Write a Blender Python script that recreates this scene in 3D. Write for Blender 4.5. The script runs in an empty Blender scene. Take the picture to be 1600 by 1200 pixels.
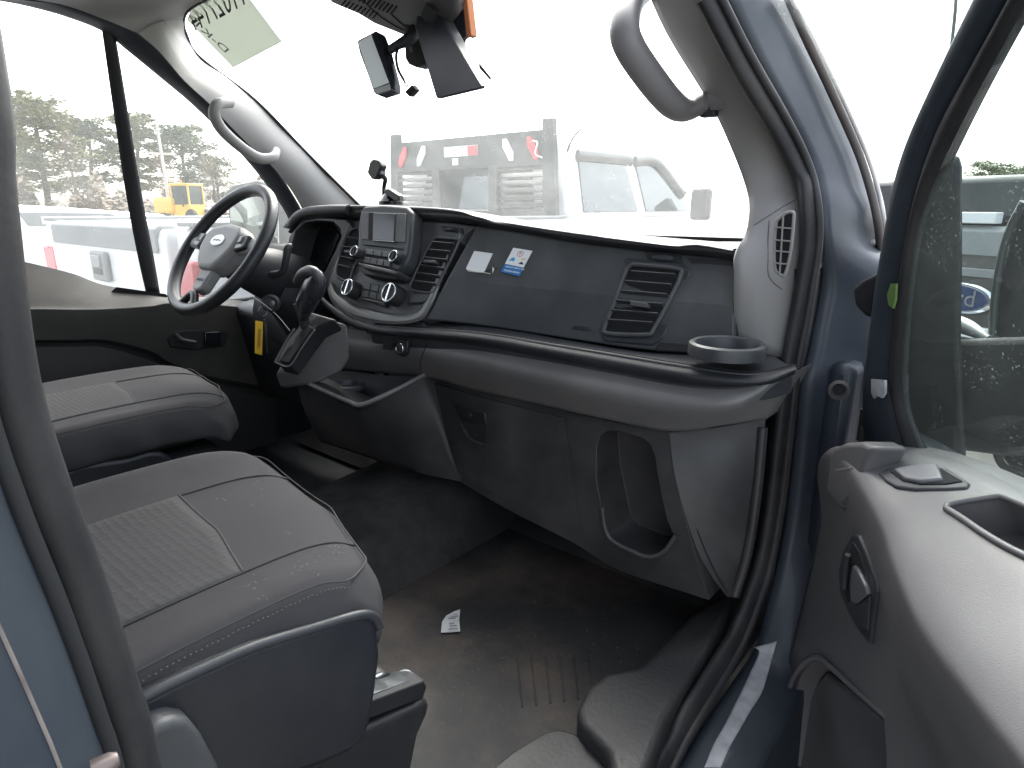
import bpy, bmesh, math, random
from mathutils import Vector as V, Matrix
from mathutils.bvhtree import BVHTree
R = math.radians
random.seed(7)
S = bpy.context.scene
COL = S.collection

# ------------------------------------------------------------------ camera
CAM = V((1.27, 0.0, 1.50)); YAW = R(40.0); PIT = R(15.5); F = 1000.0
fw = V((-math.sin(YAW)*math.cos(PIT), math.cos(YAW)*math.cos(PIT), -math.sin(PIT)))
rt = V((math.cos(YAW), math.sin(YAW), 0)); up = rt.cross(fw)
cd = bpy.data.cameras.new('camera'); cam = bpy.data.objects.new('camera', cd); COL.objects.link(cam)
cam.matrix_world = Matrix(((rt.x, up.x, -fw.x, CAM.x), (rt.y, up.y, -fw.y, CAM.y), (rt.z, up.z, -fw.z, CAM.z), (0, 0, 0, 1)))
cd.sensor_fit = 'HORIZONTAL'; cd.sensor_width = 36.0; cd.lens = 36.0*F/1600.0
cd.clip_start = 0.02; cd.clip_end = 8000
S.camera = cam

# ------------------------------------------------------------------ sky, sun, exposure
SUN_EL, SUN_AZ = R(50), R(-35)     # sun ahead of the van and to its left, behind thin cloud
w = bpy.data.worlds.new('World'); S.world = w; w.use_nodes = True
nt = w.node_tree; nt.nodes.clear()
sky = nt.nodes.new('ShaderNodeTexSky'); sky.sky_type = 'NISHITA'; sky.sun_disc = False
sky.sun_elevation = SUN_EL; sky.sun_rotation = SUN_AZ; sky.air_density = 1.0; sky.dust_density = 4.0; sky.ozone_density = 1.0
hs = nt.nodes.new('ShaderNodeHueSaturation'); hs.inputs['Saturation'].default_value = 0.36
bg = nt.nodes.new('ShaderNodeBackground'); bg.inputs['Strength'].default_value = 0.15
wo = nt.nodes.new('ShaderNodeOutputWorld')
nt.links.new(sky.outputs[0], hs.inputs['Color']); nt.links.new(hs.outputs[0], bg.inputs['Color']); nt.links.new(bg.outputs[0], wo.inputs['Surface'])
sd = bpy.data.lights.new('sun', 'SUN'); sd.energy = 1.0; sd.angle = R(40); sd.color = (1.0, 0.97, 0.93)
so = bpy.data.objects.new('sun', sd); COL.objects.link(so)
sv = V((math.sin(SUN_AZ)*math.cos(SUN_EL), math.cos(SUN_AZ)*math.cos(SUN_EL), math.sin(SUN_EL)))
so.rotation_euler = sv.to_track_quat('Z', 'Y').to_euler(); so.location = (20, 20, 30)
S.view_settings.view_transform = 'Standard'; S.view_settings.look = 'None'
S.view_settings.gamma = 1.0; S.view_settings.exposure = 2.55
S.render.engine = 'CYCLES'
S.cycles.max_bounces = 10; S.cycles.diffuse_bounces = 5; S.cycles.transparent_max_bounces = 24

# ------------------------------------------------------------------ photograph point -> point on a real plane
def ray(u, v): return fw*F + rt*(u-800) - up*(v-600)
def PX(u, v, x): d = ray(u, v); return CAM + d*((x-CAM.x)/d.x)
def PY(u, v, y): d = ray(u, v); return CAM + d*((y-CAM.y)/d.y)
def PZ(u, v, z): d = ray(u, v); return CAM + d*((z-CAM.z)/d.z)
def PP(u, v, pl, off=0.0):
    o, n = pl; d = ray(u, v); return CAM + d*(((o + n*off)-CAM).dot(n)/d.dot(n))
def plane3(a, b, c):
    n = (b-a).cross(c-a).normalized()
    if n.dot(CAM-a) < 0: n = -n
    return (a, n)

# ------------------------------------------------------------------ materials
MATS = {}
def mat(name, col, rough=0.5, metal=0.0, spec=0.5, bump=None, var=0.0, vscale=6.0, dust=0.0, dustcol=(.32, .30, .27), coat=0.0, rvar=0.1, fine=0.0):
    if name in MATS: return MATS[name]
    m = bpy.data.materials.new(name); m.use_nodes = True; n = m.node_tree.nodes; l = m.node_tree.links
    p = n['Principled BSDF']; p.inputs['Roughness'].default_value = rough; p.inputs['Metallic'].default_value = metal
    p.inputs['Specular IOR Level'].default_value = spec; p.inputs['Coat Weight'].default_value = coat
    tc = n.new('ShaderNodeTexCoord')
    c = n.new('ShaderNodeRGB'); c.outputs[0].default_value = (*col, 1); out = c.outputs[0]
    if var:
        nz = n.new('ShaderNodeTexNoise'); nz.inputs['Scale'].default_value = vscale; nz.inputs['Detail'].default_value = 6
        l.new(tc.outputs['Object'], nz.inputs['Vector'])
        mr = n.new('ShaderNodeMapRange'); mr.inputs['From Min'].default_value = .3; mr.inputs['From Max'].default_value = .7
        mr.inputs['To Min'].default_value = 1-var; mr.inputs['To Max'].default_value = 1+var; l.new(nz.outputs[0], mr.inputs[0])
        mx = n.new('ShaderNodeVectorMath'); mx.operation = 'SCALE'; l.new(out, mx.inputs[0]); l.new(mr.outputs[0], mx.inputs['Scale']); out = mx.outputs[0]
        rr = n.new('ShaderNodeMapRange'); rr.inputs['From Min'].default_value = .3; rr.inputs['From Max'].default_value = .7
        rr.inputs['To Min'].default_value = max(.02, rough-rvar); rr.inputs['To Max'].default_value = min(1, rough+rvar)
        l.new(nz.outputs[0], rr.inputs[0]); l.new(rr.outputs[0], p.inputs['Roughness'])
    if dust:
        n2 = n.new('ShaderNodeTexNoise'); n2.inputs['Scale'].default_value = 3.3; n2.inputs['Detail'].default_value = 10; n2.inputs['Roughness'].default_value = .68
        l.new(tc.outputs['Object'], n2.inputs['Vector'])
        r2 = n.new('ShaderNodeMapRange'); r2.inputs['From Min'].default_value = .46; r2.inputs['From Max'].default_value = .72
        r2.inputs['To Max'].default_value = dust; l.new(n2.outputs[0], r2.inputs[0])
        mm = n.new('ShaderNodeMix'); mm.data_type = 'RGBA'; l.new(r2.outputs[0], mm.inputs[0]); l.new(out, mm.inputs[6]); mm.inputs[7].default_value = (*dustcol, 1); out = mm.outputs[2]
    l.new(out, p.inputs['Base Color'])
    if bump:
        sc, st, di = bump
        nb = n.new('ShaderNodeTexNoise'); nb.inputs['Scale'].default_value = sc; nb.inputs['Detail'].default_value = 3
        l.new(tc.outputs['Object'], nb.inputs['Vector'])
        b = n.new('ShaderNodeBump'); b.inputs['Strength'].default_value = st; b.inputs['Distance'].default_value = di
        l.new(nb.outputs[0], b.inputs['Height']); l.new(b.outputs[0], p.inputs['Normal'])
    MATS[name] = m; return m

GRAIN = (900, .35, .0006)
dash_black = mat('black_grained_plastic', (.015, .0165, .020), .55, bump=GRAIN, var=.25, dust=.05)
dash_dark = mat('dark_grey_plastic', (.034, .037, .042), .50, bump=GRAIN, var=.2, dust=.05)
fascia_m = mat('fascia_plastic', (.055, .058, .062), .48, bump=GRAIN, var=.22, dust=.12)
roll_m = mat('grey_lower_plastic', (.140, .136, .136), .42, bump=(600, .5, .0010), var=.14, dust=.14)
lower_m = mat('charcoal_lower_plastic', (.030, .0295, .031), .52, bump=(700, .4, .0007), var=.2, dust=.13)
trim_m = mat('light_grey_trim', (.23, .225, .22), .55, bump=(800, .3, .0005), var=.06, dust=.05)
door_m = mat('door_card_grey', (.100, .097, .100), .45, bump=(700, .35, .0006), var=.08, dust=.12)
silver_m = mat('dull_silver_trim', (.16, .16, .155), .38, metal=.3, var=.1)
chrome = mat('chrome', (.75, .76, .78), .12, metal=1.0)
steel = mat('galvanised_steel', (.15, .16, .17), .4, metal=.9, var=.2, vscale=30)
gloss_black = mat('gloss_black', (.012, .013, .016), .12, var=.1)
matt_black = mat('matt_black', (.012, .013, .015), .7, var=.2)
void_m = mat('dark_cavity', (.006, .006, .008), .9)  # near-black for joints; also paints the shade in hollows built solid
navy_m = mat('seat_shield_plastic', (.012, .014, .019), .5, bump=GRAIN, var=.2, dust=.05)
rubber = mat('seal_rubber', (.011, .0112, .013), .6, bump=(250, .3, .0008), var=.25, dust=.10)
fabric = mat('seat_fabric', (.048, .047, .050), .95, spec=.15, bump=(1500, .8, .0012), var=.10, vscale=9, dust=.16, dustcol=(.15, .15, .155))
carpet = mat('grey_carpet', (.028, .028, .028), .95, spec=.1, bump=(600, .9, .003), var=.2, dust=.15)
label_white = mat('label_paper', (.72, .74, .74), .45, var=.03)
blue_paint = mat('slate_blue_paint', (.023, .031, .042), .50, metal=.0, spec=.35, coat=.08, var=.06, dust=.10, dustcol=(.2, .21, .22))
white_paint = mat('white_truck_paint', (.78, .79, .79), .25, coat=.5, var=.02, dust=.06, dustcol=(.5, .48, .44))
taupe_paint = mat('taupe_truck_paint', (.050, .042, .036), .45, metal=.1, coat=.1, var=.04, dust=.2, dustcol=(.11, .10, .09))
truck_grey = mat('grey_truck_plastic', (.22, .23, .23), .55, var=.1)
rack_m = mat('black_powder_coat', (.028, .031, .031), .5, var=.2, dust=.15)
red_lens = mat('red_lens', (.55, .015, .03), .15, coat=.5)
clear_lens = mat('clear_lens', (.7, .72, .72), .2)
yellow_m = mat('yellow_paint', (.70, .42, .04), .5, var=.1, dust=.2)
tag_yellow = mat('yellow_tag', (.70, .42, .03), .5, var=.1)
leather = mat('wheel_leather', (.020, .021, .024), .42, bump=(900, .3, .0006), var=.2)
grey_hub = mat('grey_wheel_centre', (.27, .27, .265), .5, bump=GRAIN, var=.06)
orange_m = mat('orange_foam_edge', (.62, .22, .09), .7, var=.1)
bark = mat('pine_bark', (.10, .075, .055), .9, var=.3, vscale=3)
pole_m = mat('weathered_pole', (.45, .44, .42), .8, var=.1)
tyre_m = mat('tyre_rubber', (.02, .02, .02), .8, var=.2)
primer_m = mat('scraped_primer', (.36, .37, .39), .6, var=.25, vscale=40, rvar=.2)
lime_m = mat('lime_mark', (.085, .15, .035), .5)
silver_pt = mat('pale_cream_boot', (.5, .45, .4), .6)

def glass(name, tint, dustf, gl=.06, dust_scale=7, speck=0.0, dcol=(.8, .83, .8)):
    m = bpy.data.materials.new(name); m.use_nodes = True; n = m.node_tree.nodes; l = m.node_tree.links
    n.remove(n['Principled BSDF']); o = n['Material Output']
    tr = n.new('ShaderNodeBsdfTransparent'); tr.inputs[0].default_value = (*tint, 1)
    tl = n.new('ShaderNodeBsdfTranslucent'); tl.inputs[0].default_value = (*dcol, 1)
    df = n.new('ShaderNodeBsdfDiffuse'); df.inputs[0].default_value = (*dcol, 1)
    ad = n.new('ShaderNodeMixShader'); ad.inputs[0].default_value = .35; l.new(tl.outputs[0], ad.inputs[1]); l.new(df.outputs[0], ad.inputs[2])
    tc = n.new('ShaderNodeTexCoord')
    nz = n.new('ShaderNodeTexNoise'); nz.inputs['Scale'].default_value = dust_scale; nz.inputs['Detail'].default_value = 9; nz.inputs['Roughness'].default_value = .7
    l.new(tc.outputs['Object'], nz.inputs['Vector'])
    mr = n.new('ShaderNodeMapRange'); mr.inputs['From Min'].default_value = .25; mr.inputs['From Max'].default_value = .8
    mr.inputs['To Min'].default_value = dustf*.6; mr.inputs['To Max'].default_value = dustf*1.5; l.new(nz.outputs[0], mr.inputs[0]); fac = mr.outputs[0]
    if speck:
        n2 = n.new('ShaderNodeTexNoise'); n2.inputs['Scale'].default_value = 330; n2.inputs['Detail'].default_value = 1
        l.new(tc.outputs['Object'], n2.inputs['Vector'])
        m2 = n.new('ShaderNodeMapRange'); m2.inputs['From Min'].default_value = .66; m2.inputs['From Max'].default_value = .72; m2.inputs['To Max'].default_value = speck
        l.new(n2.outputs[0], m2.inputs[0])
        n3 = n.new('ShaderNodeTexNoise'); n3.inputs['Scale'].default_value = 11; l.new(tc.outputs['Object'], n3.inputs['Vector'])
        m3 = n.new('ShaderNodeMapRange'); m3.inputs['From Min'].default_value = .48; m3.inputs['From Max'].default_value = .62; l.new(n3.outputs[0], m3.inputs[0])
        mu = n.new('ShaderNodeMath'); mu.operation = 'MULTIPLY'; l.new(m2.outputs[0], mu.inputs[0]); l.new(m3.outputs[0], mu.inputs[1])
        aa = n.new('ShaderNodeMath'); aa.operation = 'ADD'; aa.use_clamp = True; l.new(fac, aa.inputs[0]); l.new(mu.outputs[0], aa.inputs[1]); fac = aa.outputs[0]
    mx = n.new('ShaderNodeMixShader'); l.new(fac, mx.inputs[0]); l.new(tr.outputs[0], mx.inputs[1]); l.new(ad.outputs[0], mx.inputs[2])
    gs = n.new('ShaderNodeBsdfGlossy'); gs.inputs['Roughness'].default_value = .02
    lw = n.new('ShaderNodeLayerWeight'); lw.inputs[0].default_value = .5            # Schlick, the same from both sides of the sheet
    pw = n.new('ShaderNodeMath'); pw.operation = 'POWER'; pw.inputs[1].default_value = 5; l.new(lw.outputs['Facing'], pw.inputs[0])
    sc = n.new('ShaderNodeMath'); sc.operation = 'MULTIPLY_ADD'; sc.inputs[1].default_value = .9; sc.inputs[2].default_value = gl; sc.use_clamp = True; l.new(pw.outputs[0], sc.inputs[0])
    m4 = n.new('ShaderNodeMixShader'); l.new(sc.outputs[0], m4.inputs[0]); l.new(mx.outputs[0], m4.inputs[1]); l.new(gs.outputs[0], m4.inputs[2])
    l.new(m4.outputs[0], o.inputs['Surface']); return m
wind_glass = glass('dusty_windscreen_glass', (.88, .90, .885), .105, .03, 5, .3)
side_glass = glass('dusty_veiled_side_glass', (.90, .92, .91), .13, .05, 6, .25)  # real dust, thickened to stand in for haze and flare over the trees
door_glass = glass('tinted_dusty_door_glass', (.62, .71, .69), .030, .05, 9, .22, (.6, .68, .64))
truck_glass = mat('dark_truck_window', (.03, .045, .045), .06, spec=.8)
mirror_m = mat('mirror_glass', (.55, .60, .58), .03, metal=1.0)
screen_m = mat('grey_display', (.028, .031, .035), .16, var=.1)

# ------------------------------------------------------------------ object helpers
def newobj(name, me, parent=None):
    o = bpy.data.objects.new(name, me); COL.objects.link(o)
    if parent is not None: o.parent = parent
    return o
def thing(name, label, cat, loc, rz=0.0, group=None):
    o = newobj(name, None); o.location = loc; o.rotation_euler = (0, 0, rz); o.empty_display_size = .1
    o['label'] = label; o['category'] = cat
    if group: o['group'] = group
    return o
def rootloc(p):
    while p is not None and p.parent is not None: p = p.parent
    return V(p.location) if p is not None else V((0, 0, 0))
def build(name, verts, faces, m, parent=None, smooth=True, angle=40, bevel=0.0, seg=2, subsurf=0, local=False, solid=0.0, label=None):
    off = V((0, 0, 0)) if local else rootloc(parent)
    me = bpy.data.meshes.new(name); me.from_pydata([tuple(V(p)-off) for p in verts], [], faces); me.validate()
    bm = bmesh.new(); bm.from_mesh(me); bmesh.ops.remove_doubles(bm, verts=bm.verts, dist=1e-6)
    bmesh.ops.recalc_face_normals(bm, faces=bm.faces); bm.to_mesh(me); bm.free()
    if m: me.materials.append(m)
    o = newobj(name, me, parent)
    if label: o['label'] = label
    if smooth:
        me.polygons.foreach_set('use_smooth', [True]*len(me.polygons))
        if not subsurf: me.set_sharp_from_angle(angle=R(angle))
    if solid:
        q = o.modifiers.new('thick', 'SOLIDIFY'); q.thickness = abs(solid); q.offset = -1
        if not local and sum((CAM-off-p.center).dot(p.normal)*p.area for p in me.polygons) < 0: q.offset = 1     # thicken behind the visible side
    if bevel:
        b = o.modifiers.new('bevel', 'BEVEL'); b.width = bevel; b.segments = seg; b.limit_method = 'ANGLE'; b.angle_limit = R(32); b.harden_normals = False
    if subsurf:
        s = o.modifiers.new('sub', 'SUBSURF'); s.levels = subsurf; s.render_levels = subsurf
    return o
def cat(pts, n):
    """Catmull-Rom through pts, n points in all"""
    P = [V(p) for p in pts]; k = len(P)
    if k == 2: return [P[0].lerp(P[1], i/(n-1)) for i in range(n)]
    out = []
    for i in range(n):
        t = i/(n-1)*(k-1); j = min(int(t), k-2); f = t-j
        p1, p2 = P[j], P[j+1]; p0 = P[j-1] if j else p1*2-p2; p3 = P[j+2] if j+2 < k else p2*2-p1
        out.append(.5*((2*p1)+(p2-p0)*f+(2*p0-5*p1+4*p2-p3)*f*f+(3*p1-p0-3*p2+p3)*f*f*f))
    return out
def gridfaces(a, b, cu=False, cv=False):
    f = []
    for i in range(a if cu else a-1):
        for j in range(b if cv else b-1):
            i2, j2 = (i+1) % a, (j+1) % b
            f.append((i*b+j, i2*b+j, i2*b+j2, i*b+j2))
    return f
def loft(name, rows, m, parent, nu=32, nv=0, back=None, angle=40, bevel=0.0, label=None, subsurf=0):
    """rows: curves running the same way; closed with two offset rows when back is given"""
    rs = [cat(r, nu) for r in rows]
    if nv: rs = [list(c) for c in zip(*[cat([r[i] for r in rs], nv) for i in range(nu)])]
    if back is not None:
        b = V(back); rs = rs + [[p+b for p in rs[-1]], [p+b for p in rs[0]]]
        vs = [p for r in rs for p in r]; fs = gridfaces(len(rs), nu, cu=True)
        k = len(rs); fs.append([i*nu for i in range(k)]); fs.append([i*nu+nu-1 for i in range(k)][::-1])
    else:
        vs = [p for r in rs for p in r]; fs = gridfaces(len(rs), nu)
    return build(name, vs, fs, m, parent, angle=angle, bevel=bevel, label=label, subsurf=subsurf)
def prism(name, poly, vec, m, parent, bevel=0.0, seg=2, angle=40, label=None, local=False):
    n = len(poly); vec = V(vec); vs = [V(p) for p in poly] + [V(p)+vec for p in poly]
    fs = [list(range(n)), list(range(n, 2*n))[::-1]] + [(i, (i+1) % n, n+(i+1) % n, n+i) for i in range(n)]
    return build(name, vs, fs, m, parent, bevel=bevel, seg=seg, angle=angle, label=label, local=local)
def tube(name, pts, r, m, parent, n=24, seg=10, flat=1.0, nrm=None, label=None, local=False, closed=False, caps=True):
    """r: number or list along the path; flat: second radius factor; nrm: direction of the first radius"""
    P = cat(list(pts)+([pts[0]] if closed else []), n)
    if closed: P = P[:-1]; n -= 1
    rl = r if isinstance(r, (list, tuple)) else [r, r]
    vs = []; prev = None
    for i, p in enumerate(P):
        a = P[(i+1) % n] if closed else P[min(i+1, n-1)]; b = P[(i-1) % n] if closed else P[max(i-1, 0)]
        t = (a-b).normalized()
        if nrm is not None: x = V(nrm)
        else: x = prev if prev is not None else (V((0, 0, 1)) if abs(t.z) < .9 else V((1, 0, 0)))
        x = (x - t*x.dot(t)).normalized(); y = t.cross(x); prev = x
        f = i/(n-1)*(len(rl)-1); j = min(int(f), len(rl)-2); rr = rl[j]+(rl[j+1]-rl[j])*(f-j)
        for k in range(seg):
            an = 2*math.pi*k/seg; vs.append(p + x*(rr*math.cos(an)) + y*(rr*flat*math.sin(an)))
    fs = gridfaces(n, seg, cu=closed, cv=True)
    if caps and not closed: fs += [list(range(seg))[::-1], list(range((n-1)*seg, n*seg))]
    return build(name, vs, fs, m, parent, angle=50, label=label, local=local)
def box(name, c, s, m, parent, rot=None, bevel=.004, local=False, label=None, seg=2):
    c = V(c); s = V(s); q = rot if rot is not None else Matrix.Identity(3)
    vs = [c + q @ V((x*s.x/2, y*s.y/2, z*s.z/2)) for x in (-1, 1) for y in (-1, 1) for z in (-1, 1)]
    fs = [(0, 1, 3, 2), (4, 6, 7, 5), (0, 4, 5, 1), (2, 3, 7, 6), (0, 2, 6, 4), (1, 5, 7, 3)]
    return build(name, vs, fs, m, parent, bevel=bevel, seg=seg, local=local, label=label)
def lathe(name, prof, org, axis, m, parent, seg=28, local=False, label=None, sx=1.0, xdir=None):
    """prof: (radius, height) pairs along axis"""
    ax = V(axis).normalized(); x = V(xdir) if xdir is not None else (V((0, 0, 1)) if abs(ax.z) < .9 else V((1, 0, 0)))
    x = (x-ax*x.dot(ax)).normalized(); y = ax.cross(x); o = V(org)
    vs = [o + ax*h + (x*math.cos(2*math.pi*k/seg)*sx + y*math.sin(2*math.pi*k/seg))*r for r, h in prof for k in range(seg)]
    fs = gridfaces(len(prof), seg, cv=True); k = len(prof)
    fs += [list(range(seg))[::-1], list(range((k-1)*seg, k*seg))]
    return build(name, vs, fs, m, parent, angle=35, local=local, label=label)
def cut(o, poly, v0, v1):
    """cut a prism out of o (o's own frame is world minus its root)"""
    off = rootloc(o); n = len(poly); v0 = V(v0); v1 = V(v1)
    vs = [V(p)+v0-off for p in poly]+[V(p)+v1-off for p in poly]
    fs = [list(range(n)), list(range(n, 2*n))[::-1]]+[(i, (i+1) % n, n+(i+1) % n, n+i) for i in range(n)]
    me = bpy.data.meshes.new('cutter'); me.from_pydata(vs, [], fs)
    bm = bmesh.new(); bm.from_mesh(me); bmesh.ops.recalc_face_normals(bm, faces=bm.faces); bm.to_mesh(me); bm.free()
    c = bpy.data.objects.new('cutter', me); COL.objects.link(c); c.parent = o.parent
    # root empties carry the location, so both sit in the same frame
    md = o.modifiers.new('cut', 'BOOLEAN'); md.operation = 'DIFFERENCE'; md.solver = 'EXACT'; md.object = c
    while o.modifiers[0] != md: o.modifiers.move(len(o.modifiers)-1, 0) if o.modifiers.find('cut') == len(o.modifiers)-1 else None
    keep = [(q, q.show_viewport) for q in o.modifiers if q.type != 'BOOLEAN']
    for q, _ in keep: q.show_viewport = False
    dg = bpy.context.evaluated_depsgraph_get(); dg.update()
    nm = bpy.data.meshes.new_from_object(o.evaluated_get(dg)); old = o.data; o.data = nm; nm.name = old.name
    for q, s in keep: q.show_viewport = s
    o.modifiers.remove(md); bpy.data.objects.remove(c); bpy.data.meshes.remove(me); bpy.data.meshes.remove(old)
    nm.polygons.foreach_set('use_smooth', [True]*len(nm.polygons)); nm.set_sharp_from_angle(angle=R(40))
def text(name, s, size, org, xd, yd, m, parent, ext=.0004, align='CENTER', label=None, local=False, bold=0.0, mirror=False):
    cu = bpy.data.curves.new(name, 'FONT'); cu.body = s; cu.size = size; cu.align_x = align; cu.align_y = 'CENTER'; cu.extrude = ext; cu.offset = bold; cu.resolution_u = 3
    t = bpy.data.objects.new(name, cu); COL.objects.link(t)
    dg = bpy.context.evaluated_depsgraph_get(); me = bpy.data.meshes.new_from_object(t.evaluated_get(dg))
    bpy.data.objects.remove(t); bpy.data.curves.remove(cu)
    xd = V(xd).normalized(); yd = V(yd); yd = (yd-xd*yd.dot(xd)).normalized(); zd = xd.cross(yd)
    off = V((0, 0, 0)) if local else rootloc(parent)
    for v in me.vertices:
        c = v.co; v.co = V(org) + xd*(-c.x if mirror else c.x) + yd*c.y + zd*c.z - off
    me.materials.clear(); me.materials.append(m); me.name = name
    o = newobj(name, me, parent)
    if label: o['label'] = label
    return o
def patch(name, A, B, m, parent, nu=28, nv=6, bulge=0.0, bdir=(0, 0, 0), solid=0.0, label=None):
    a = cat(A, nu); b = cat(B, nu); bd = V(bdir); rows = []
    for j in range(nv):
        t = j/(nv-1); rows.append([a[i].lerp(b[i], t) + bd*(bulge*math.sin(math.pi*t)) for i in range(nu)])
    return build(name, [p for r in rows for p in r], gridfaces(nv, nu), m, parent, solid=solid, label=label, angle=60)


def bvh(objs):
    vs, fs = [], []
    for o in objs:
        off = rootloc(o); b = len(vs); vs += [v.co+off for v in o.data.vertices]; fs += [[b+i for i in p.vertices] for p in o.data.polygons]
    return BVHTree.FromPolygons(vs, fs)
def stick(tree, u, v, lift):
    """point where the sight line of a photograph point meets a built surface, lifted off it"""
    d = ray(u, v).normalized(); h = tree.ray_cast(CAM, d)
    if h[0] is None: return None
    n = h[1] if h[1].dot(d) < 0 else -h[1]
    return h[0] + n*lift
def decal(name, A, B, tree, m, parent, lift=.003, nu=24, nv=5, thick=.001):
    a = cat([V((u, v, 0)) for u, v in A], nu); b = cat([V((u, v, 0)) for u, v in B], nu); vs = []; last = None
    for j in range(nv):
        for i in range(nu):
            q = a[i].lerp(b[i], j/(nv-1)); p = stick(tree, q.x, q.y, lift)
            if p is None: p = last or PX(q.x, q.y, .98)
            vs.append(p); last = p
    return build(name, vs, gridfaces(nv, nu), m, parent, solid=thick, angle=80)

def stick_n(tree, u, v):
    d = ray(u, v).normalized(); h = tree.ray_cast(CAM, d)
    if h[0] is None: return None
    return h[1] if h[1].dot(d) < 0 else -h[1]
def prism_on(name, px, tree, lift, depth, m, parent, bevel=.002, seg=3):
    q = [stick(tree, u, v, 0) for u, v in px]; q = [p for p in q if p is not None]
    c = sum(q, V((0, 0, 0)))/len(q); n = V((0, 0, 0))
    for i in range(len(q)): n += (q[i]-c).cross(q[(i+1) % len(q)]-c)
    n.normalize()
    if n.dot(CAM-c) < 0: n = -n
    flat = [p - n*((p-c).dot(n))*.6 + n*lift for p in q]
    return prism(name, flat, n*-depth, m, parent, bevel=bevel, seg=seg)
def tube_on(name, px, tree, lift, r, m, parent, n=30, seg=8, closed=False):
    q = [stick(tree, u, v, lift) for u, v in px]; return tube(name, [p for p in q if p is not None], r, m, parent, n=n, seg=seg, closed=closed)

# ================================================================== ground
gm = mat('gravel_lot', (.20, .19, .175), .95, bump=(25, .5, .03), var=.25, vscale=1.5, dust=.4, dustcol=(.28, .26, .23))
g = build('ground', [(-2500, -2500, 0), (2500, -2500, 0), (2500, 2500, 0), (-2500, 2500, 0)], [(0, 1, 2, 3)], gm, None)
g['kind'] = 'structure'

# ================================================================== van shell
van = thing('van', 'slate blue cargo van body around the open cab with scraped sill', 'van', (0, -.4, 0))
def TX(u, v, x, k=.42, z0=1.48):          # side plane leaning inwards above the belt line
    s = 1 if x > 0 else -1
    p = PX(u, v, x)
    if p.z <= z0: return p
    return PP(u, v, (V((x, 0, z0)), V((s*1.0, 0, k)).normalized()))
WS = (V((0, 1.72, 1.42)), V((0, -1, -1.22)).normalized())          # windscreen plane
# --- shell panels that close the cab
box('roof_panel', (0, -.55, 2.16), (1.86, 3.0, .06), trim_m, van, bevel=.02)
box('rear_partition', (0, -1.3, 1.35), (1.94, .05, 1.6), dash_dark, van, bevel=.01)
box('floor_pan', (0, .15, .60), (1.86, 3.2, .08), dash_black, van, bevel=0)
box('firewall', (0, 1.52, 1.0), (1.84, .05, .86), dash_black, van, bevel=0)
box('kick_panel', (-.93, 1.42, .90), (.05, .46, .80), dash_black, van, bevel=0)
box('kick_panel', (.915, 1.44, .95), (.04, .40, .88), dash_black, van, bevel=0)
box('side_panel', (-.98, -.75, 1.25), (.06, 1.35, 1.85), trim_m, van, bevel=.01)
# --- nose in front of the windscreen
def nose():
    st = [(1.70, 1.405), (1.85, 1.37), (2.02, 1.28), (2.16, 1.14), (2.22, .95), (2.24, .45)]
    rows = []
    for y, z in st:
        rows.append([V((x, y-.18*(abs(x)/1.0)**3, z-dz)) for x, dz in ((-1.02, .32), (-1.01, .18), (-.98, .07), (-.9, .02), (-.5, .0), (0, -.01), (.5, 0), (.9, .02), (.98, .07), (1.01, .18), (1.02, .32))])
    loft('bonnet', rows, blue_paint, van, nu=33, nv=18)
nose()
box('front_wing', (1.0, 1.66, .82), (.05, .78, .80), blue_paint, van, bevel=.02)
box('front_wing', (-1.0, 1.66, .82), (.05, .78, .80), blue_paint, van, bevel=.02)
# --- B pillar beside the camera
bp = [(.80, .030), (.90, .040), (.915, .058), (.938, .060), (.95, .056), (.985, .046), (1.000, .036), (1.010, .016), (1.026, -.025), (1.034, -.10), (1.035, -.9), (.985, -.9), (.985, -.06), (.80, -.03)]
sp_px = [(2, 30), (30, 300), (64, 575), (112, 745), (170, 905), (218, 1055), (256, 1200)]
sp3 = [PX(u, v, .928) - V((0, .0125, 0)) for u, v in sp_px]
sp3 = [V((.928, sp3[0].y-.002, 2.14)), V((.928, sp3[0].y-.001, 1.85))] + sp3 + [V((.928, sp3[-1].y+.004, .9)), V((.928, sp3[-1].y+.02, .62))]
sp3 = cat(sp3, 40)
bl_ = [V((x, y+q.y-.0735, q.z)) for q in [V((.928, sp3[0].y, 2.14))]+sp3+[V((.928, sp3[-1].y, .2))] for x, y in bp]
nbp = len(bp); nst = len(bl_)//nbp
build('b_pillar', bl_, gridfaces(nst, nbp, cv=True)+[list(range(nbp))[::-1], list(range((nst-1)*nbp, nst*nbp))], blue_paint, van, angle=28)
tube('door_seal', sp3, .0115, rubber, van, n=60, seg=14)
tube('seal_lip', [p+V((.0135, -.0125, 0)) for p in sp3], .0045, matt_black, van, n=40, seg=8)
tube('edge_highlight', [V((1.0005, .0358+q.y-.0735, q.z)) for q in sp3[::3]], .0008, mat('painted_edge_highlight', (.17, .15, .14), .4, var=.3, vscale=60), van, n=20, seg=6)  # pale tube: the highlight on the pillar edge put into colour
rm = Matrix.Rotation(R(20), 3, 'Z')
lathe('pillar_bolt', [(.0045, -.004), (.0045, .003), (.003, .006), (.001, .0065)], PY(160, 1197, .056), (0.2, 1, 0), mat('dull_bolt', (.16, .13, .12), .4, metal=.6), van, seg=14)
box('striker_plate', PY(110, 1206, .051), (.006, .012, .014), mat('tan_plastic', (.5, .36, .26), .5), van, bevel=.003)
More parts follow.
